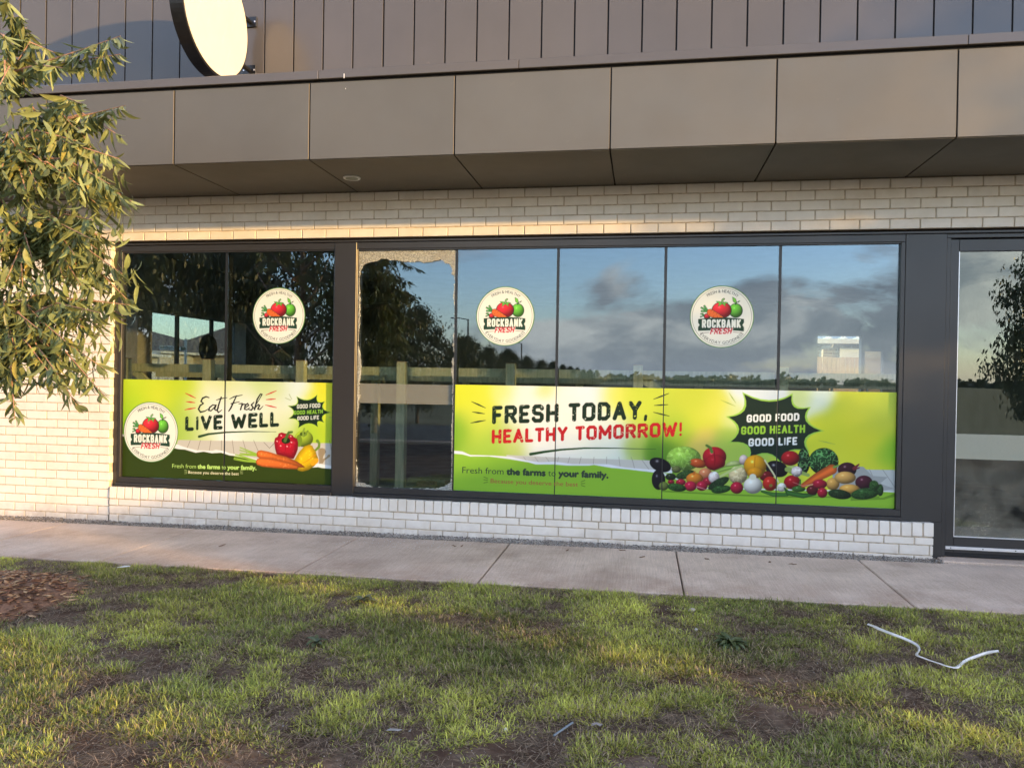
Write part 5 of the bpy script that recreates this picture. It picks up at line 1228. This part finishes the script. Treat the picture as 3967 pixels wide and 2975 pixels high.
for V, F in LEAFV:
    me = bpy.data.meshes.new('leaf'); me.from_pydata(V.tolist(), [], F.tolist()); me.update(); me.materials.append(M['leaf1'])
    me.polygons.foreach_set('use_smooth', [True] * len(me.polygons)); LEAF_ME.append(me)
TIPS = [[-2.92, 3.41], [-2.99, 3.35], [-3.56, 3.63], [-3.49, 3.42], [-3.63, 3.42], [-3.23, 3.22], [-3.05, 2.98], [-3.09, 3.12], [-3.04, 2.76], [-3.0, 2.52], [-3.03, 2.58], [-2.98, 2.23], [-3.07, 2.36], [-2.93, 2.06], [-2.94, 1.82], [-3.03, 1.9], [-2.99, 1.35], [-3.1, 1.61], [-3.33, 1.28], [-3.48, 1.21], [-3.61, 1.77], [-3.18, 1.99], [-3.26, 2.85], [-3.44, 2.53], [-3.52, 2.15], [-3.33, 1.71], [-3.7, 1.41], [-3.17, 2.2], [-3.28, 2.37], [-3.5, 2.86], [-3.62, 2.65], [-3.63, 3.0], [-3.41, 2.99], [-3.74, 2.04], [-3.43, 1.93], [-3.68, 2.37], [-3.19, 2.5], [-3.11, 2.15], [-3.31, 2.04], [-3.48, 1.55], [-3.21, 1.44], [-3.76, 3.26], [-3.73, 3.56]]
def near_gum():
    r = random.Random(21)
    TX, TY = -4.62, -2.72
    t = empty('gum_tree', (TX, TY, .08), 'leafy young gum tree with drooping leaves at the left edge', 'tree')
    MB().tube([(TX, TY, -.05), (TX + .02, TY + .01, .8), (TX - .03, TY + .03, 1.7), (TX + .02, TY - .02, 2.7), (TX, TY, 3.6), (TX + .05, TY, 4.4)], [.055, .048, .042, .034, .022, .008], 10).build('trunk', M['bark'], t, smooth=True)
    limbs = []
    for z0, dx, dz, dy in ((1.2, .75, .55, -.1), (1.55, .8, .75, .05), (1.9, .8, .85, -.2), (2.3, .85, .75, .1), (2.6, .8, .7, -.1), (2.9, .7, .6, .12), (1.4, -.7, .8, .3), (2.1, -.8, .8, -.3), (2.7, -.6, .8, .2), (1.8, .2, .9, .7), (2.4, .1, .8, -.7)):
        a = Vector((TX, TY, z0)); b = Vector((TX + dx, TY + dy, z0 + dz)); m = a.lerp(b, .5) + Vector((0, 0, -.08 + r.uniform(-.05, .05)))
        limbs.append((a, m, b))
        MB().tube([a, m, b], [.022, .015, .007], 7).build('limb', M['bark'], t, smooth=True)
    leaves = []
    pts = [Vector((x - .06, -2.9 + r.uniform(-.22, .22), z)) for x, z in TIPS]
    for k in range(26):   # the side turned away and out of the frame
        pts.append(Vector((r.uniform(-5.5, -3.9), r.uniform(-3.3, -2.1), r.uniform(1.6, 3.9))))
    for k in range(38): pts.append(Vector((r.uniform(-4.0, -3.15), r.uniform(-3.0, -2.5), r.uniform(1.75, 3.0))))
    for k in range(34): pts.append(Vector((r.uniform(-4.1, -3.2), r.uniform(-3.05, -2.6), r.uniform(1.36, 2.1))))
    for k in range(70): pts.append(Vector((r.uniform(-4.2, -3.5), r.uniform(-3.25, -2.6), r.uniform(1.45, 3.1))))
    for k in range(12): pts.append(Vector((r.uniform(-4.1, -3.5), r.uniform(-3.05, -2.6), r.uniform(3.0, 3.75))))
    for k, p in enumerate(pts):
        # start from the nearest limb end that lies higher and closer to the trunk
        best = min((q for l in limbs for q in (l[1], l[2])), key=lambda q: (q - p).length + (0 if q.x < p.x or p.x < -4.3 else .6) + (.25 if q.z < p.z - .2 else 0))
        up = (p.z > 3.0 and p.x > -3.4)
        st = best
        mid = st.lerp(p, .55) + Vector((0, r.uniform(-.05, .05), (.02 if up else .10)))
        MB().tube([st, mid, p], [.007, .0045, .002], 5).build('twig', M['twig'], t)
        L = (p - st).length
        nl = max(26, min(64, int(L * 72)))
        for j in range(nl):
            s = .22 + .78 * (j + r.random() * .7) / nl
            s = min(1, s)
            q = (st.lerp(mid, s / .55) if s < .55 else mid.lerp(p, (s - .55) / .45))
            ln = r.uniform(.078, .155) * (.8 if s > .93 else 1)
            az = r.uniform(0, 6.283); tilt = abs(r.gauss(.42, .45)) if not (s > .9) else r.uniform(.5, 1.1)
            if s > .9: az = math.atan2(p.y - mid.y, p.x - mid.x) + r.uniform(-.7, .7)
            leaves.append((q, ln, az, min(tilt, 1.5)))
    zb, xb = (1.35, 1.5, 1.75, 2.0, 2.3, 2.7, 2.95, 3.1), (-3.55, -3.35, -3.22, -3.12, -3.10, -3.16, -3.28, -3.5)
    for k in range(1500):   # short hanging sprays that close the middle of the crown
        z = r.uniform(1.4, 3.08)
        leaves.append((Vector((r.uniform(-4.35, float(np.interp(z, zb, xb)) - .03), r.uniform(-3.05, -2.45), z)), r.uniform(.08, .15), r.uniform(0, 6.283), min(1.4, abs(r.gauss(.35, .4)))))
    cp = Vector((0, -6.883, 1.491))
    def vis(l):
        q = l[0]; d = q - cp
        u = d.dot(_r2) / d.dot(_fw)
        return (0 if u > -.70 else 1, d.length / l[1])
    leaves.sort(key=vis)
    rot = lambda l: Euler((0, 0, l[2] + math.pi / 2)).to_matrix() @ Euler((-l[3], 0, 0)).to_matrix() @ Euler((0, 0, r.uniform(-1.2, 1.2))).to_matrix()
    big, rest = leaves[:300], leaves[300:]
    for l in big:
        o = bpy.data.objects.new('leaf', r.choice(LEAF_ME)); link(o, t, l[0])
        o.rotation_euler = rot(l).to_euler(); o.scale = (l[1],) * 3
    VV, FF, CC, b = [], [], [], 0
    for l in rest:
        V, F = LEAFV[r.randrange(8)]
        m = np.array(rot(l))
        VV.append(V @ m.T * l[1] + np.array(l[0])); FF.append(F + b); b += len(V)
        c = np.array([.16, .185, .07]) * r.uniform(.6, 1.7); CC.append(np.repeat(c[None], len(V), 0))
    o = big_mesh('foliage', np.concatenate(VV), None, np.concatenate(FF), M['leaf'], np.concatenate(CC), t, smooth=True)
    tag(o, kind='stuff')
near_gum()

def tree_meshes(seed, H, RC, nleaf, z0):
    r = np.random.default_rng(seed)
    tb = MB()
    tb.tube([(0, 0, -.2), (.05, .03, H * .3), (-.04, .05, H * .6), (.03, 0, H * .93)], [.09, .075, .05, .012], 8)
    cl = []
    for k in range(34):
        h = z0 + (H - z0) * (k + .5) / 34
        f = (h - z0) / (H - z0)
        rad = RC * (math.sin(math.pi * min(1, .12 + f * .9)) ** .7) * r.uniform(.5, 1.05)
        a = k * 2.4 + r.uniform(-.4, .4)
        e = (rad * math.cos(a), rad * math.sin(a), h)
        tb.tube([(0, 0, h - .35 * rad - .1), (e[0] * .55, e[1] * .55, h - .05), e], [.025, .014, .005], 5)
        for s in (.55, .8, 1.0): cl.append((e[0] * s, e[1] * s, h - .06 * s, .20 + .22 * r.random()))
    cl = np.array(cl)
    k = r.integers(0, len(cl), nleaf)
    P = cl[k, :3] + r.normal(0, 1, (nleaf, 3)) * cl[k, 3:4] * np.array([.75, .75, .62])
    ln = r.uniform(.10, .19, nleaf); w = ln * r.uniform(.14, .22, nleaf)
    az = r.uniform(0, 6.283, nleaf); tl = np.abs(r.normal(.45, .4, nleaf))
    d = np.stack([np.sin(tl) * np.cos(az), np.sin(tl) * np.sin(az), -np.cos(tl)], -1)
    a2 = r.uniform(0, 6.283, nleaf)
    s = np.cross(d, np.stack([np.cos(a2), np.sin(a2), np.zeros(nleaf)], -1)); s /= np.linalg.norm(s, axis=1)[:, None] + 1e-6
    V = np.stack([P, P + d * (ln * .45)[:, None] + s * w[:, None], P + d * ln[:, None], P + d * (ln * .45)[:, None] - s * w[:, None]], 1)
    F = np.arange(nleaf * 4).reshape(-1, 4)
    C = np.array([.062, .078, .030]) * r.uniform(.5, 1.5, (nleaf, 1))
    o = big_mesh('crown', V.reshape(-1, 3), None, F, M['leaf'], np.repeat(C, 4, 0)); cm = o.data; bpy.data.objects.remove(o)
    o = tb.build('trunk', M['bark'], smooth=True); tm = o.data; bpy.data.objects.remove(o)
    return tm, cm
KINDS = [tree_meshes(900, 5.4, 1.9, 15000, .9), tree_meshes(901, 4.6, 1.5, 12000, .8), tree_meshes(902, 6.2, 2.1, 16000, 1.0)]
def plant(x, y, kind, s, rz, label, group='street gum trees', sz=1.0):
    t = empty('street_tree', (x, y, -.1), label, 'tree', group)
    for nm, me in zip(('trunk', 'crown'), KINDS[kind]):
        o = inst(nm, me, t, (x, y, -.1), (0, 0, rz), (s, s, s * sz))
LAB = 'street gum tree mirrored as a dark crown in the shop windows'
for i, (x, y, kd, s) in enumerate(((-7.9, -8.2, 0, 1.0), (-9.5, -6.0, 2, .9), (-10.8, -9.4, 0, 1.1), (-7.6, -13.5, 1, .98), (-12.5, -14.5, 2, .95), (-8.0, -19.0, 0, .74), (-7.8, -24.5, 1, .72), (-8.3, -28.5, 0, .64), (-8.2, -33, 1, .7), (-8, -37.5, 0, .6), (-8.5, -42.5, 2, .52), (-8.4, -48, 0, .58), (-8.2, -54, 1, .66), (-8, -60, 0, .56), (-8.6, -67, 2, .5), (-8.3, -75, 1, .66), (-8.2, -84, 0, .56), (-8.2, -95, 2, .5), (-8.3, -108, 1, .66), (-8.3, -124, 0, .6), (-8.3, -145, 2, .55))):
    plant(x, y, kd, s, i * 1.3, LAB)
plant(10.3, -14.8, 1, .88, .6, 'street gum tree mirrored in the glass of the shop door', sz=1.3)
plant(12.3, -3.3, 2, 1.12, 2.2, 'gum tree right of the shop whose shade falls across the upper cladding')

# two far street lamps, thin uprights in the mirrored street
for x, y, h, lab in ((-16, -93, 6.2, 'far street lamp mirrored thinly left of the middle sticker'), (-18.5, -72, 7.6, 'taller far street lamp mirrored beside the broken pane')):
    sl = empty('street_lamp', (x, y, -.1), lab, 'street lamp', 'mirrored street lamps')
    MB().tube([(x, y, -.1), (x, y, h)], [.12, .08], 8).build('mast', M['frame'], sl)
    MB().tube([(x, y, h - .05), (x - .9, y, h + .12), (x - 1.8, y, h + .15)], .05, 6).build('arm', M['frame'], sl)
    MB().box(x - 2.3, x - 1.75, y - .12, y + .12, h + .08, h + .2, .03).build('lantern', M['frame'], sl)
# leafy sun blockers added out of view to the right: they keep the low sun off the lawn and the foot of the wall, but for a gap
M['hedge_core'] = simple('hedge_core', (.02, .03, .012), .9)
def sun_blocker(y0, y1, label, seed):
    hd = empty('hedge', (12.3, (y0 + y1) / 2, 0), label, 'hedge')
    v, f = bevel_box(11.8, 12.65, y0 + .12, y1 - .12, -.1, 2.28, .15)
    mesh_obj('hedge_core', v, f, M['hedge_core'], hd)
    n = int(4400 * (y1 - y0))
    hx = rng.uniform(11.6, 12.85, n); hy = rng.uniform(y0, y1, n); hz = rng.uniform(-.05, 2.42, n)
    sh = (np.abs(hx - 12.22) > .40) | (hz > 2.2) | (hy < y0 + .2) | (hy > y1 - .2)
    hx, hy, hz = hx[sh], hy[sh], hz[sh] + .16 * (vnoise(hx[sh], hy[sh], 1.4, 610) - .5); n = len(hx)
    dv = rng.normal(0, 1, (n, 3)); dv /= np.linalg.norm(dv, axis=1)[:, None]; sv = np.cross(dv, rng.normal(0, 1, (n, 3))); sv /= np.linalg.norm(sv, axis=1)[:, None]
    P = np.stack([hx, hy, hz], -1); ln = rng.uniform(.05, .09, n)[:, None]
    V = np.stack([P - dv * ln, P + sv * ln * .5, P + dv * ln, P - sv * ln * .5], 1)
    o = big_mesh('hedge_leaves', V.reshape(-1, 3), None, np.arange(n * 4).reshape(-1, 4), M['leaf'], np.repeat(np.array([.05, .075, .025]) * rng.uniform(.5, 1.4, (n, 1)), 4, 0), hd)
    tag(o, kind='stuff')
sun_blocker(-9.85, -8.45, 'short clipped green hedge far right of the shop, past a gap', 1)
sun_blocker(-7.85, -3.8, 'long clipped green hedge along the footpath to the right of the shop', 2)

# far line of trees on the horizon
def far_line():
    V, F, C, b = [], [], [], 0
    r = np.random.default_rng(77)
    for k in range(1500):
        a = r.uniform(-math.pi, math.pi)
        d = r.uniform(420, 640)
        x, y = d * math.sin(a), -7 - d * math.cos(a)
        if y > -40 and abs(x) < 150: continue
        h = r.uniform(2.0, 5.0) * (1.5 if r.random() < .08 else 1) ; w = r.uniform(3, 8)
        n = 26
        P = r.normal(0, 1, (n, 3)) * np.array([w * .42, w * .42, h * .22]) + np.array([x, y, h * .5]); P[:, 2] = np.clip(P[:, 2], 0, h)
        s = r.uniform(.8, 1.9, (n, 1)); dv = r.normal(0, 1, (n, 3)); dv /= np.linalg.norm(dv, axis=1)[:, None]; sv = np.cross(dv, r.normal(0, 1, (n, 3))); sv /= np.linalg.norm(sv, axis=1)[:, None]
        Q = np.stack([P - dv * s, P + sv * s, P + dv * s, P - sv * s], 1).reshape(-1, 3)
        V.append(Q); F.append(np.arange(n * 4).reshape(-1, 4) + b); b += n * 4
        C.append(np.repeat(np.array([.045, .055, .028]) * r.uniform(.6, 1.3, (n, 1)), 4, 0))
    o = big_mesh('far_trees', np.concatenate(V), None, np.concatenate(F), M['leaf'], np.concatenate(C))
    tag(o, 'distant dark tree line along the horizon', 'trees', kind='stuff')
far_line()

# ------------------------------------------------------------------ seen through the shop: side street and the house behind
def roofed_house(name, x0, x1, y0, y1, eave, ridge, wall, roof, label, hip=1.0):
    h = empty(name, ((x0 + x1) / 2, (y0 + y1) / 2, 0), label, 'house')
    MB().box(x0, x1, y0, y1, -.2, eave).build('wall', wall, h)
    o = .5; cx = (x0 + x1) / 2; cy = (y0 + y1) / 2
    if (x1 - x0) > (y1 - y0):
        g = (y1 - y0) / 2 * hip; v = [(x0 - o, y0 - o, eave), (x1 + o, y0 - o, eave), (x1 + o, y1 + o, eave), (x0 - o, y1 + o, eave), (x0 + g, cy, ridge), (x1 - g, cy, ridge)]
        f = [(0, 1, 5, 4), (2, 3, 4, 5), (1, 2, 5), (3, 0, 4), (3, 2, 1, 0)]
    else:
        g = (x1 - x0) / 2 * hip; v = [(x0 - o, y0 - o, eave), (x1 + o, y0 - o, eave), (x1 + o, y1 + o, eave), (x0 - o, y1 + o, eave), (cx, y0 + g, ridge), (cx, y1 - g, ridge)]
        f = [(0, 1, 4), (1, 2, 5, 4), (2, 3, 5), (3, 0, 4, 5), (3, 2, 1, 0)]
    mesh_obj('roof', v, f, roof, h)
    MB().box(x0 - o - .03, x1 + o + .03, y0 - o - .12, y0 - o - .005, eave - .08, eave + .08).box(x1 + o + .005, x1 + o + .12, y0 - o, y1 + o, eave - .08, eave + .08).build('gutter', M['white_paint'], h)
    for a in (.25, .65):
        x = x0 + (x1 - x0) * a
        w = MB().box(x, x + 1.6, y0 - .03, y0 - .005, .9, 2.1).build('window', M['frame'], h)
        yy = y0 + (y1 - y0) * a
        MB().box(x1 + .005, x1 + .03, yy, yy + 1.4, .9, 2.1).build('window', M['frame'], h)
    return h
M['roof_grey'] = simple('roof_tile_grey', (.20, .17, .16), .8, .2, 4)
M['roof_pale'] = simple('roof_pale', (.55, .53, .52), .7, .08, 4)
M['render'] = simple('cream_render', (.62, .52, .36), .9, .06, 3)
M['render2'] = simple('white_render', (.68, .64, .58), .9, .06, 3)
roofed_house('house', -47, -33, 41, 52, 2.9, 4.9, M['render2'], M['roof_grey'], 'house with dark grey hipped roof seen through the left window')
roofed_house('house', -37, -29, 26, 35, 2.5, 3.9, M['render2'], M['roof_pale'], 'house with pale hipped roof seen through the left window')
roofed_house('house', -36, -26.5, 45, 58, 2.9, 5.0, M['render'], M['roof_grey'], 'cream rendered house with grey brown roof right of the street sign', hip=.3)
ss = empty('street_sign', (-14, 14.75, 0), 'white street name blade reading Innovation on a grey post', 'sign')
MB().tube([(-14, 14.72, -.1), (-14, 14.72, 2.55)], .04, 10).build('post', M['alu'], ss)
bl_ = MB().box(-14.012, -13.988, 13.42, 14.68, 2.175, 2.30).build('blade', M['white_paint'], ss)
MB().box(-13.987, -13.985, 14.45, 14.66, 2.185, 2.29).build('emblem', M['ink_dark'], bl_)
v, f = glyphs('INNOVATION'); w = max(p[0] for p in v)
mesh_obj('lettering', [(-13.986, 13.45 + p[0] / w * .80, 2.195 + p[1] * .115) for p in v], f, M['black'], bl_)
v, f = glyphs('Av'); w = max(p[0] for p in v)
mesh_obj('lettering', [(-13.986, 14.30 + p[0] / w * .09, 2.24 + p[1] * .06) for p in v], f, M['black'], bl_)

# paling fence and brick house behind the rear doorway
pf = empty('paling_fence', (7, 13, 0), 'sunlit timber paling fence seen through the rear doorway', 'fence')
MB().box(3.2, 12.2, 13.03, 13.07, .5, .6).box(3.2, 12.2, 13.03, 13.07, 1.7, 1.8).build('rail', M['fence_wood'], pf)
pm = shared_box('paling', .10, .018, 2.2, .002, M['fence_wood'])
for k in range(84): inst('paling', pm, pf, (3.25 + k * .107, 13.02 + random.uniform(-.004, .004), 1.04 + random.uniform(-.015, .015)))
bh = empty('brick_house', (8, 20, 0), 'brown brick house with white corrugated roof beyond the rear doorway', 'house')
M['brown_brick'] = simple('brown_brick', (.15, .105, .075), .85, .15, 30)
M['pale_mortar'] = simple('pale_mortar', (.62, .58, .52), .9, .1, 30)
wl_ = MB().box(3, 14, 16.01, 24, -.1, 2.66).build('wall', M['pale_mortar'], bh)
bm_ = shared_box('brick', .23, .02, .07, .002, M['brown_brick'])
for n in range(9):
    for k in range(8): inst('brick', bm_, wl_, (4.55 + k * .25 + (.125 if n % 2 else 0), 16.0, 2.62 - n * .088))
MB().box(2.5, 14.5, 15.5, 15.62, 2.60, 2.74, .01).build('gutter', M['white_paint'], bh)
v, f = [], []
for k in range(121):
    x = 2.5 + k * .1; dz = .03 * math.sin(k * math.pi / 1.0 * .5) if True else 0
    v += [(x, 15.5, 2.745 + dz), (x, 20, 4.3 + dz)]
for k in range(120): f.append((2 * k, 2 * k + 2, 2 * k + 3, 2 * k + 1))
mesh_obj('roof', v, f, M['white_paint'], bh)
MB().box(5.47, 6.6, 15.94, 15.988, 1.5, 2.50).build('window', M['white_paint'], bh)
MB().tube([(5.18, 15.58, 2.62), (5.18, 15.7, 2.54), (5.0, 15.92, 2.49), (4.97, 15.93, 2.42), (4.97, 15.93, 0)], .05, 10).build('downpipe', M['white_paint'], bh)
# ------------------------------------------------------------------ litter on the lawn
M['ribbon'] = simple('white_plastic', (.62, .60, .57), .4, .18, 14)
RIB = [(1.354, -2.016), (1.385, -2.12), (1.436, -2.224), (1.49, -2.275), (1.53, -2.325), (1.515, -2.40), (1.470, -2.498), (1.478, -2.57), (1.505, -2.635), (1.545, -2.685), (1.60, -2.668), (1.645, -2.60), (1.69, -2.53), (1.76, -2.47), (1.85, -2.41), (1.924, -2.374)]
def ribbon():
    # smooth the control points, then stand the strip partly on edge so that it twists
    P = []
    n = len(RIB)
    for k in range(n - 1):
        p0, p1, p2, p3 = RIB[max(k - 1, 0)], RIB[k], RIB[k + 1], RIB[min(k + 2, n - 1)]
        for t in np.linspace(0, 1, 6)[:-1]:
            P.append(tuple(.5 * ((2 * p1[i]) + (-p0[i] + p2[i]) * t + (2 * p0[i] - 5 * p1[i] + 4 * p2[i] - p3[i]) * t * t + (-p0[i] + 3 * p1[i] - 3 * p2[i] + p3[i]) * t ** 3) for i in (0, 1)))
    P.append(RIB[-1]); V, F = [], []
    m = len(P)
    for k, (x, y) in enumerate(P):
        a, b = P[max(k - 1, 0)], P[min(k + 1, m - 1)]
        d = Vector((b[0] - a[0], b[1] - a[1], 0)).normalized(); s = Vector((-d.y, d.x, 0))
        u = k / (m - 1)
        tw = .55 + .55 * math.sin(u * 8.0 + .4)
        w = .0075 if .05 < u < .97 else .006
        c = Vector((x, y, float(lawn_z(x, y)) + .030 + .012 * math.sin(u * 14)))
        e = s * math.cos(tw) * w + Vector((0, 0, 1)) * math.sin(tw) * w
        nrm = d.cross(e).normalized() * .0006
        V += [c - e + nrm, c + e + nrm, c + e - nrm, c - e - nrm]
    for k in range(m - 1):
        for j in range(4): F.append((4 * k + j, 4 * k + (j + 1) % 4, 4 * k + 4 + (j + 1) % 4, 4 * k + 4 + j))
    F += [(0, 1, 2, 3), (4 * m - 1, 4 * m - 2, 4 * m - 3, 4 * m - 4)]
    o = mesh_obj('plastic_strip', V, F, M['ribbon'], None, (1.5, -2.4, float(gz(1.5))), smooth=True)
    tag(o, 'long curling strip of white plastic lying on the grass', 'strip')
ribbon()
def rosette(name, x, y, n, ln, label, col, seed):
    r = random.Random(seed)
    z = float(lawn_z(x, y))
    w = empty(name, (x, y, z), label, 'weed')
    mat = simple(name + '_leaf', col, .45, .25, 25)
    mes = []
    for i in range(3):
        V, F = [], []
        for k in range(7):
            s = k / 6; ww = .16 * math.sin(math.pi * min(1, .1 + s * .85)) ** .8 + .012
            if k == 6: ww = .01
            h = .55 * s - .55 * s * s * (1 + .25 * i)
            V += [(s, -ww, h + .05), (s, 0, h), (s, ww, h + .05)]
        for k in range(6): F += [(3 * k, 3 * k + 3, 3 * k + 4, 3 * k + 1), (3 * k + 1, 3 * k + 4, 3 * k + 5, 3 * k + 2)]
        me = bpy.data.meshes.new('leaf'); me.from_pydata(V, [], F); me.update(); me.materials.append(mat); mes.append(me)
    for k in range(n):
        o = bpy.data.objects.new('leaf', r.choice(mes)); link(o, w, (x, y, z + .012 + .0004 * k))
        s = ln * r.uniform(.65, 1.1); o.scale = (s, s, s * r.uniform(.8, 1.5)); o.rotation_euler = (r.uniform(-.2, .2), r.uniform(-.5, .1), k * 2.4 + r.uniform(-.2, .2))
    return w
rosette('broadleaf_weed', .505, -2.50, 26, .10, 'dark green broadleaf weed rosette in the lawn', (.055, .075, .026), 3)
rosette('flat_weed', -1.78, -2.12, 12, .10, 'grey green flat weed in the lawn under the broken pane', (.085, .10, .055), 5)
rosette('small_weed', -1.75, -2.93, 10, .08, 'small dark weed in a bare patch of lawn', (.05, .065, .026), 8)
def lump(name, x, y, s, col, label, cat, seed, flat=.6):
    r = np.random.default_rng(seed)
    bm = bmesh.new(); bmesh.ops.create_icosphere(bm, subdivisions=2, radius=1)
    for v in bm.verts:
        k = 1 + .35 * (r.random() - .5)
        v.co = Vector((v.co.x * s[0] * k, v.co.y * s[1] * k, v.co.z * s[2] * k))
    me = bpy.data.meshes.new(name); bm.to_mesh(me); bm.free(); me.materials.append(simple(name, col, .8, .15, 30))
    o = bpy.data.objects.new(name, me); link(o, None, (x, y, float(lawn_z(x, y)) + s[2] * .8)); o.rotation_euler = (0, 0, seed)
    tag(o, label, cat)
lump('stone', .335, -1.871, (.034, .017, .013), (.42, .36, .29), 'flat tan stone on the grass near the footpath', 'stone', 1)
lump('stone', .336, -2.266, (.014, .011, .009), (.45, .41, .36), 'small pale stone in the lawn beside the broadleaf weed', 'stone', 2)
lump('stone', -.542, -3.737, (.010, .009, .009), (.5, .47, .43), 'tiny pale stone in the bare soil near the camera', 'stone', 3)
def scrap(x, y, pts, col, label, cat='scrap', name='paper_scrap'):
    z = float(lawn_z(x, y)) + .028
    n = len(pts)
    V = [(x + a, y + b, z + c) for a, b, c in pts] + [(x + a, y + b, z + c - .0012) for a, b, c in pts]
    F = [tuple(range(n)), tuple(range(2 * n - 1, n - 1, -1))] + [(k, n + k, n + (k + 1) % n, (k + 1) % n) for k in range(n)]
    o = mesh_obj(name, V, F, simple(name, col, .6, .05), None, (x, y, z)); tag(o, label, cat)
scrap(-3.834, -1.718, [(-.05, -.012, 0), (.0, -.016, .006), (.05, -.004, .012), (.048, .012, .014), (0, .01, .012), (-.05, .004, .002)], (.55, .55, .54), 'curled white scrap of paper at the lawn edge on the left')
scrap(-.169, -3.647, [(-.022, -.008, -.012), (.0, -.004, -.004), (.016, -.010, -.008), (.026, .006, -.006), (.0, .012, -.002), (-.022, .008, -.008)], (.24, .21, .19), 'crumpled grey paper scrap right of the blue straw')
scrap(-.99, -3.86, [(-.035, -.007, -.012), (.0, -.012, -.006), (.02, -.008, -.008), (.035, .004, -.006), (.01, .010, -.012), (-.02, .009, -.008)], (.24, .23, .22), 'grey paper scrap at the bottom of the lawn')
st = MB().tube([(-.335, -3.782, float(lawn_z(-.33, -3.78)) + .02), (-.268, -3.664, float(lawn_z(-.27, -3.66)) + .026)], .0045, 8).build('drinking_straw', simple('blue_plastic', (.14, .17, .20), .35, .05), None, (-.3, -3.72, 0))
tag(st, 'short blue grey plastic straw lying in bare soil', 'straw')
# fallen leaves and twigs on the footpath
M['dry_leaf'] = simple('dry_leaf', (.16, .09, .045), .7, .3, 30)
fl = MB(); r = random.Random(4)
for x, y in ((-1.55, -.33), (-1.62, -.34), (.02, -.42), (.30 - .45, -.2), (1.05, -.38), (1.22, -.42), (-.62, -.30), (-3.6, -.75), (.55, -.38)):
    a = r.uniform(0, 6.28); L = r.uniform(.02, .05)
    p = [(x + math.cos(a) * L * t + .006 * math.sin(5 * t), y + math.sin(a) * L * t, float(gz(x)) + .006 + .004 * math.sin(3 * t)) for t in (-1, -.4, .3, 1)]
    fl.tube(p, [.002, .004, .004, .0015], 5)
o = fl.build('leaf_litter', M['dry_leaf']); tag(o, 'scattered dry leaf litter on the concrete footpath', 'leaf litter', kind='stuff')
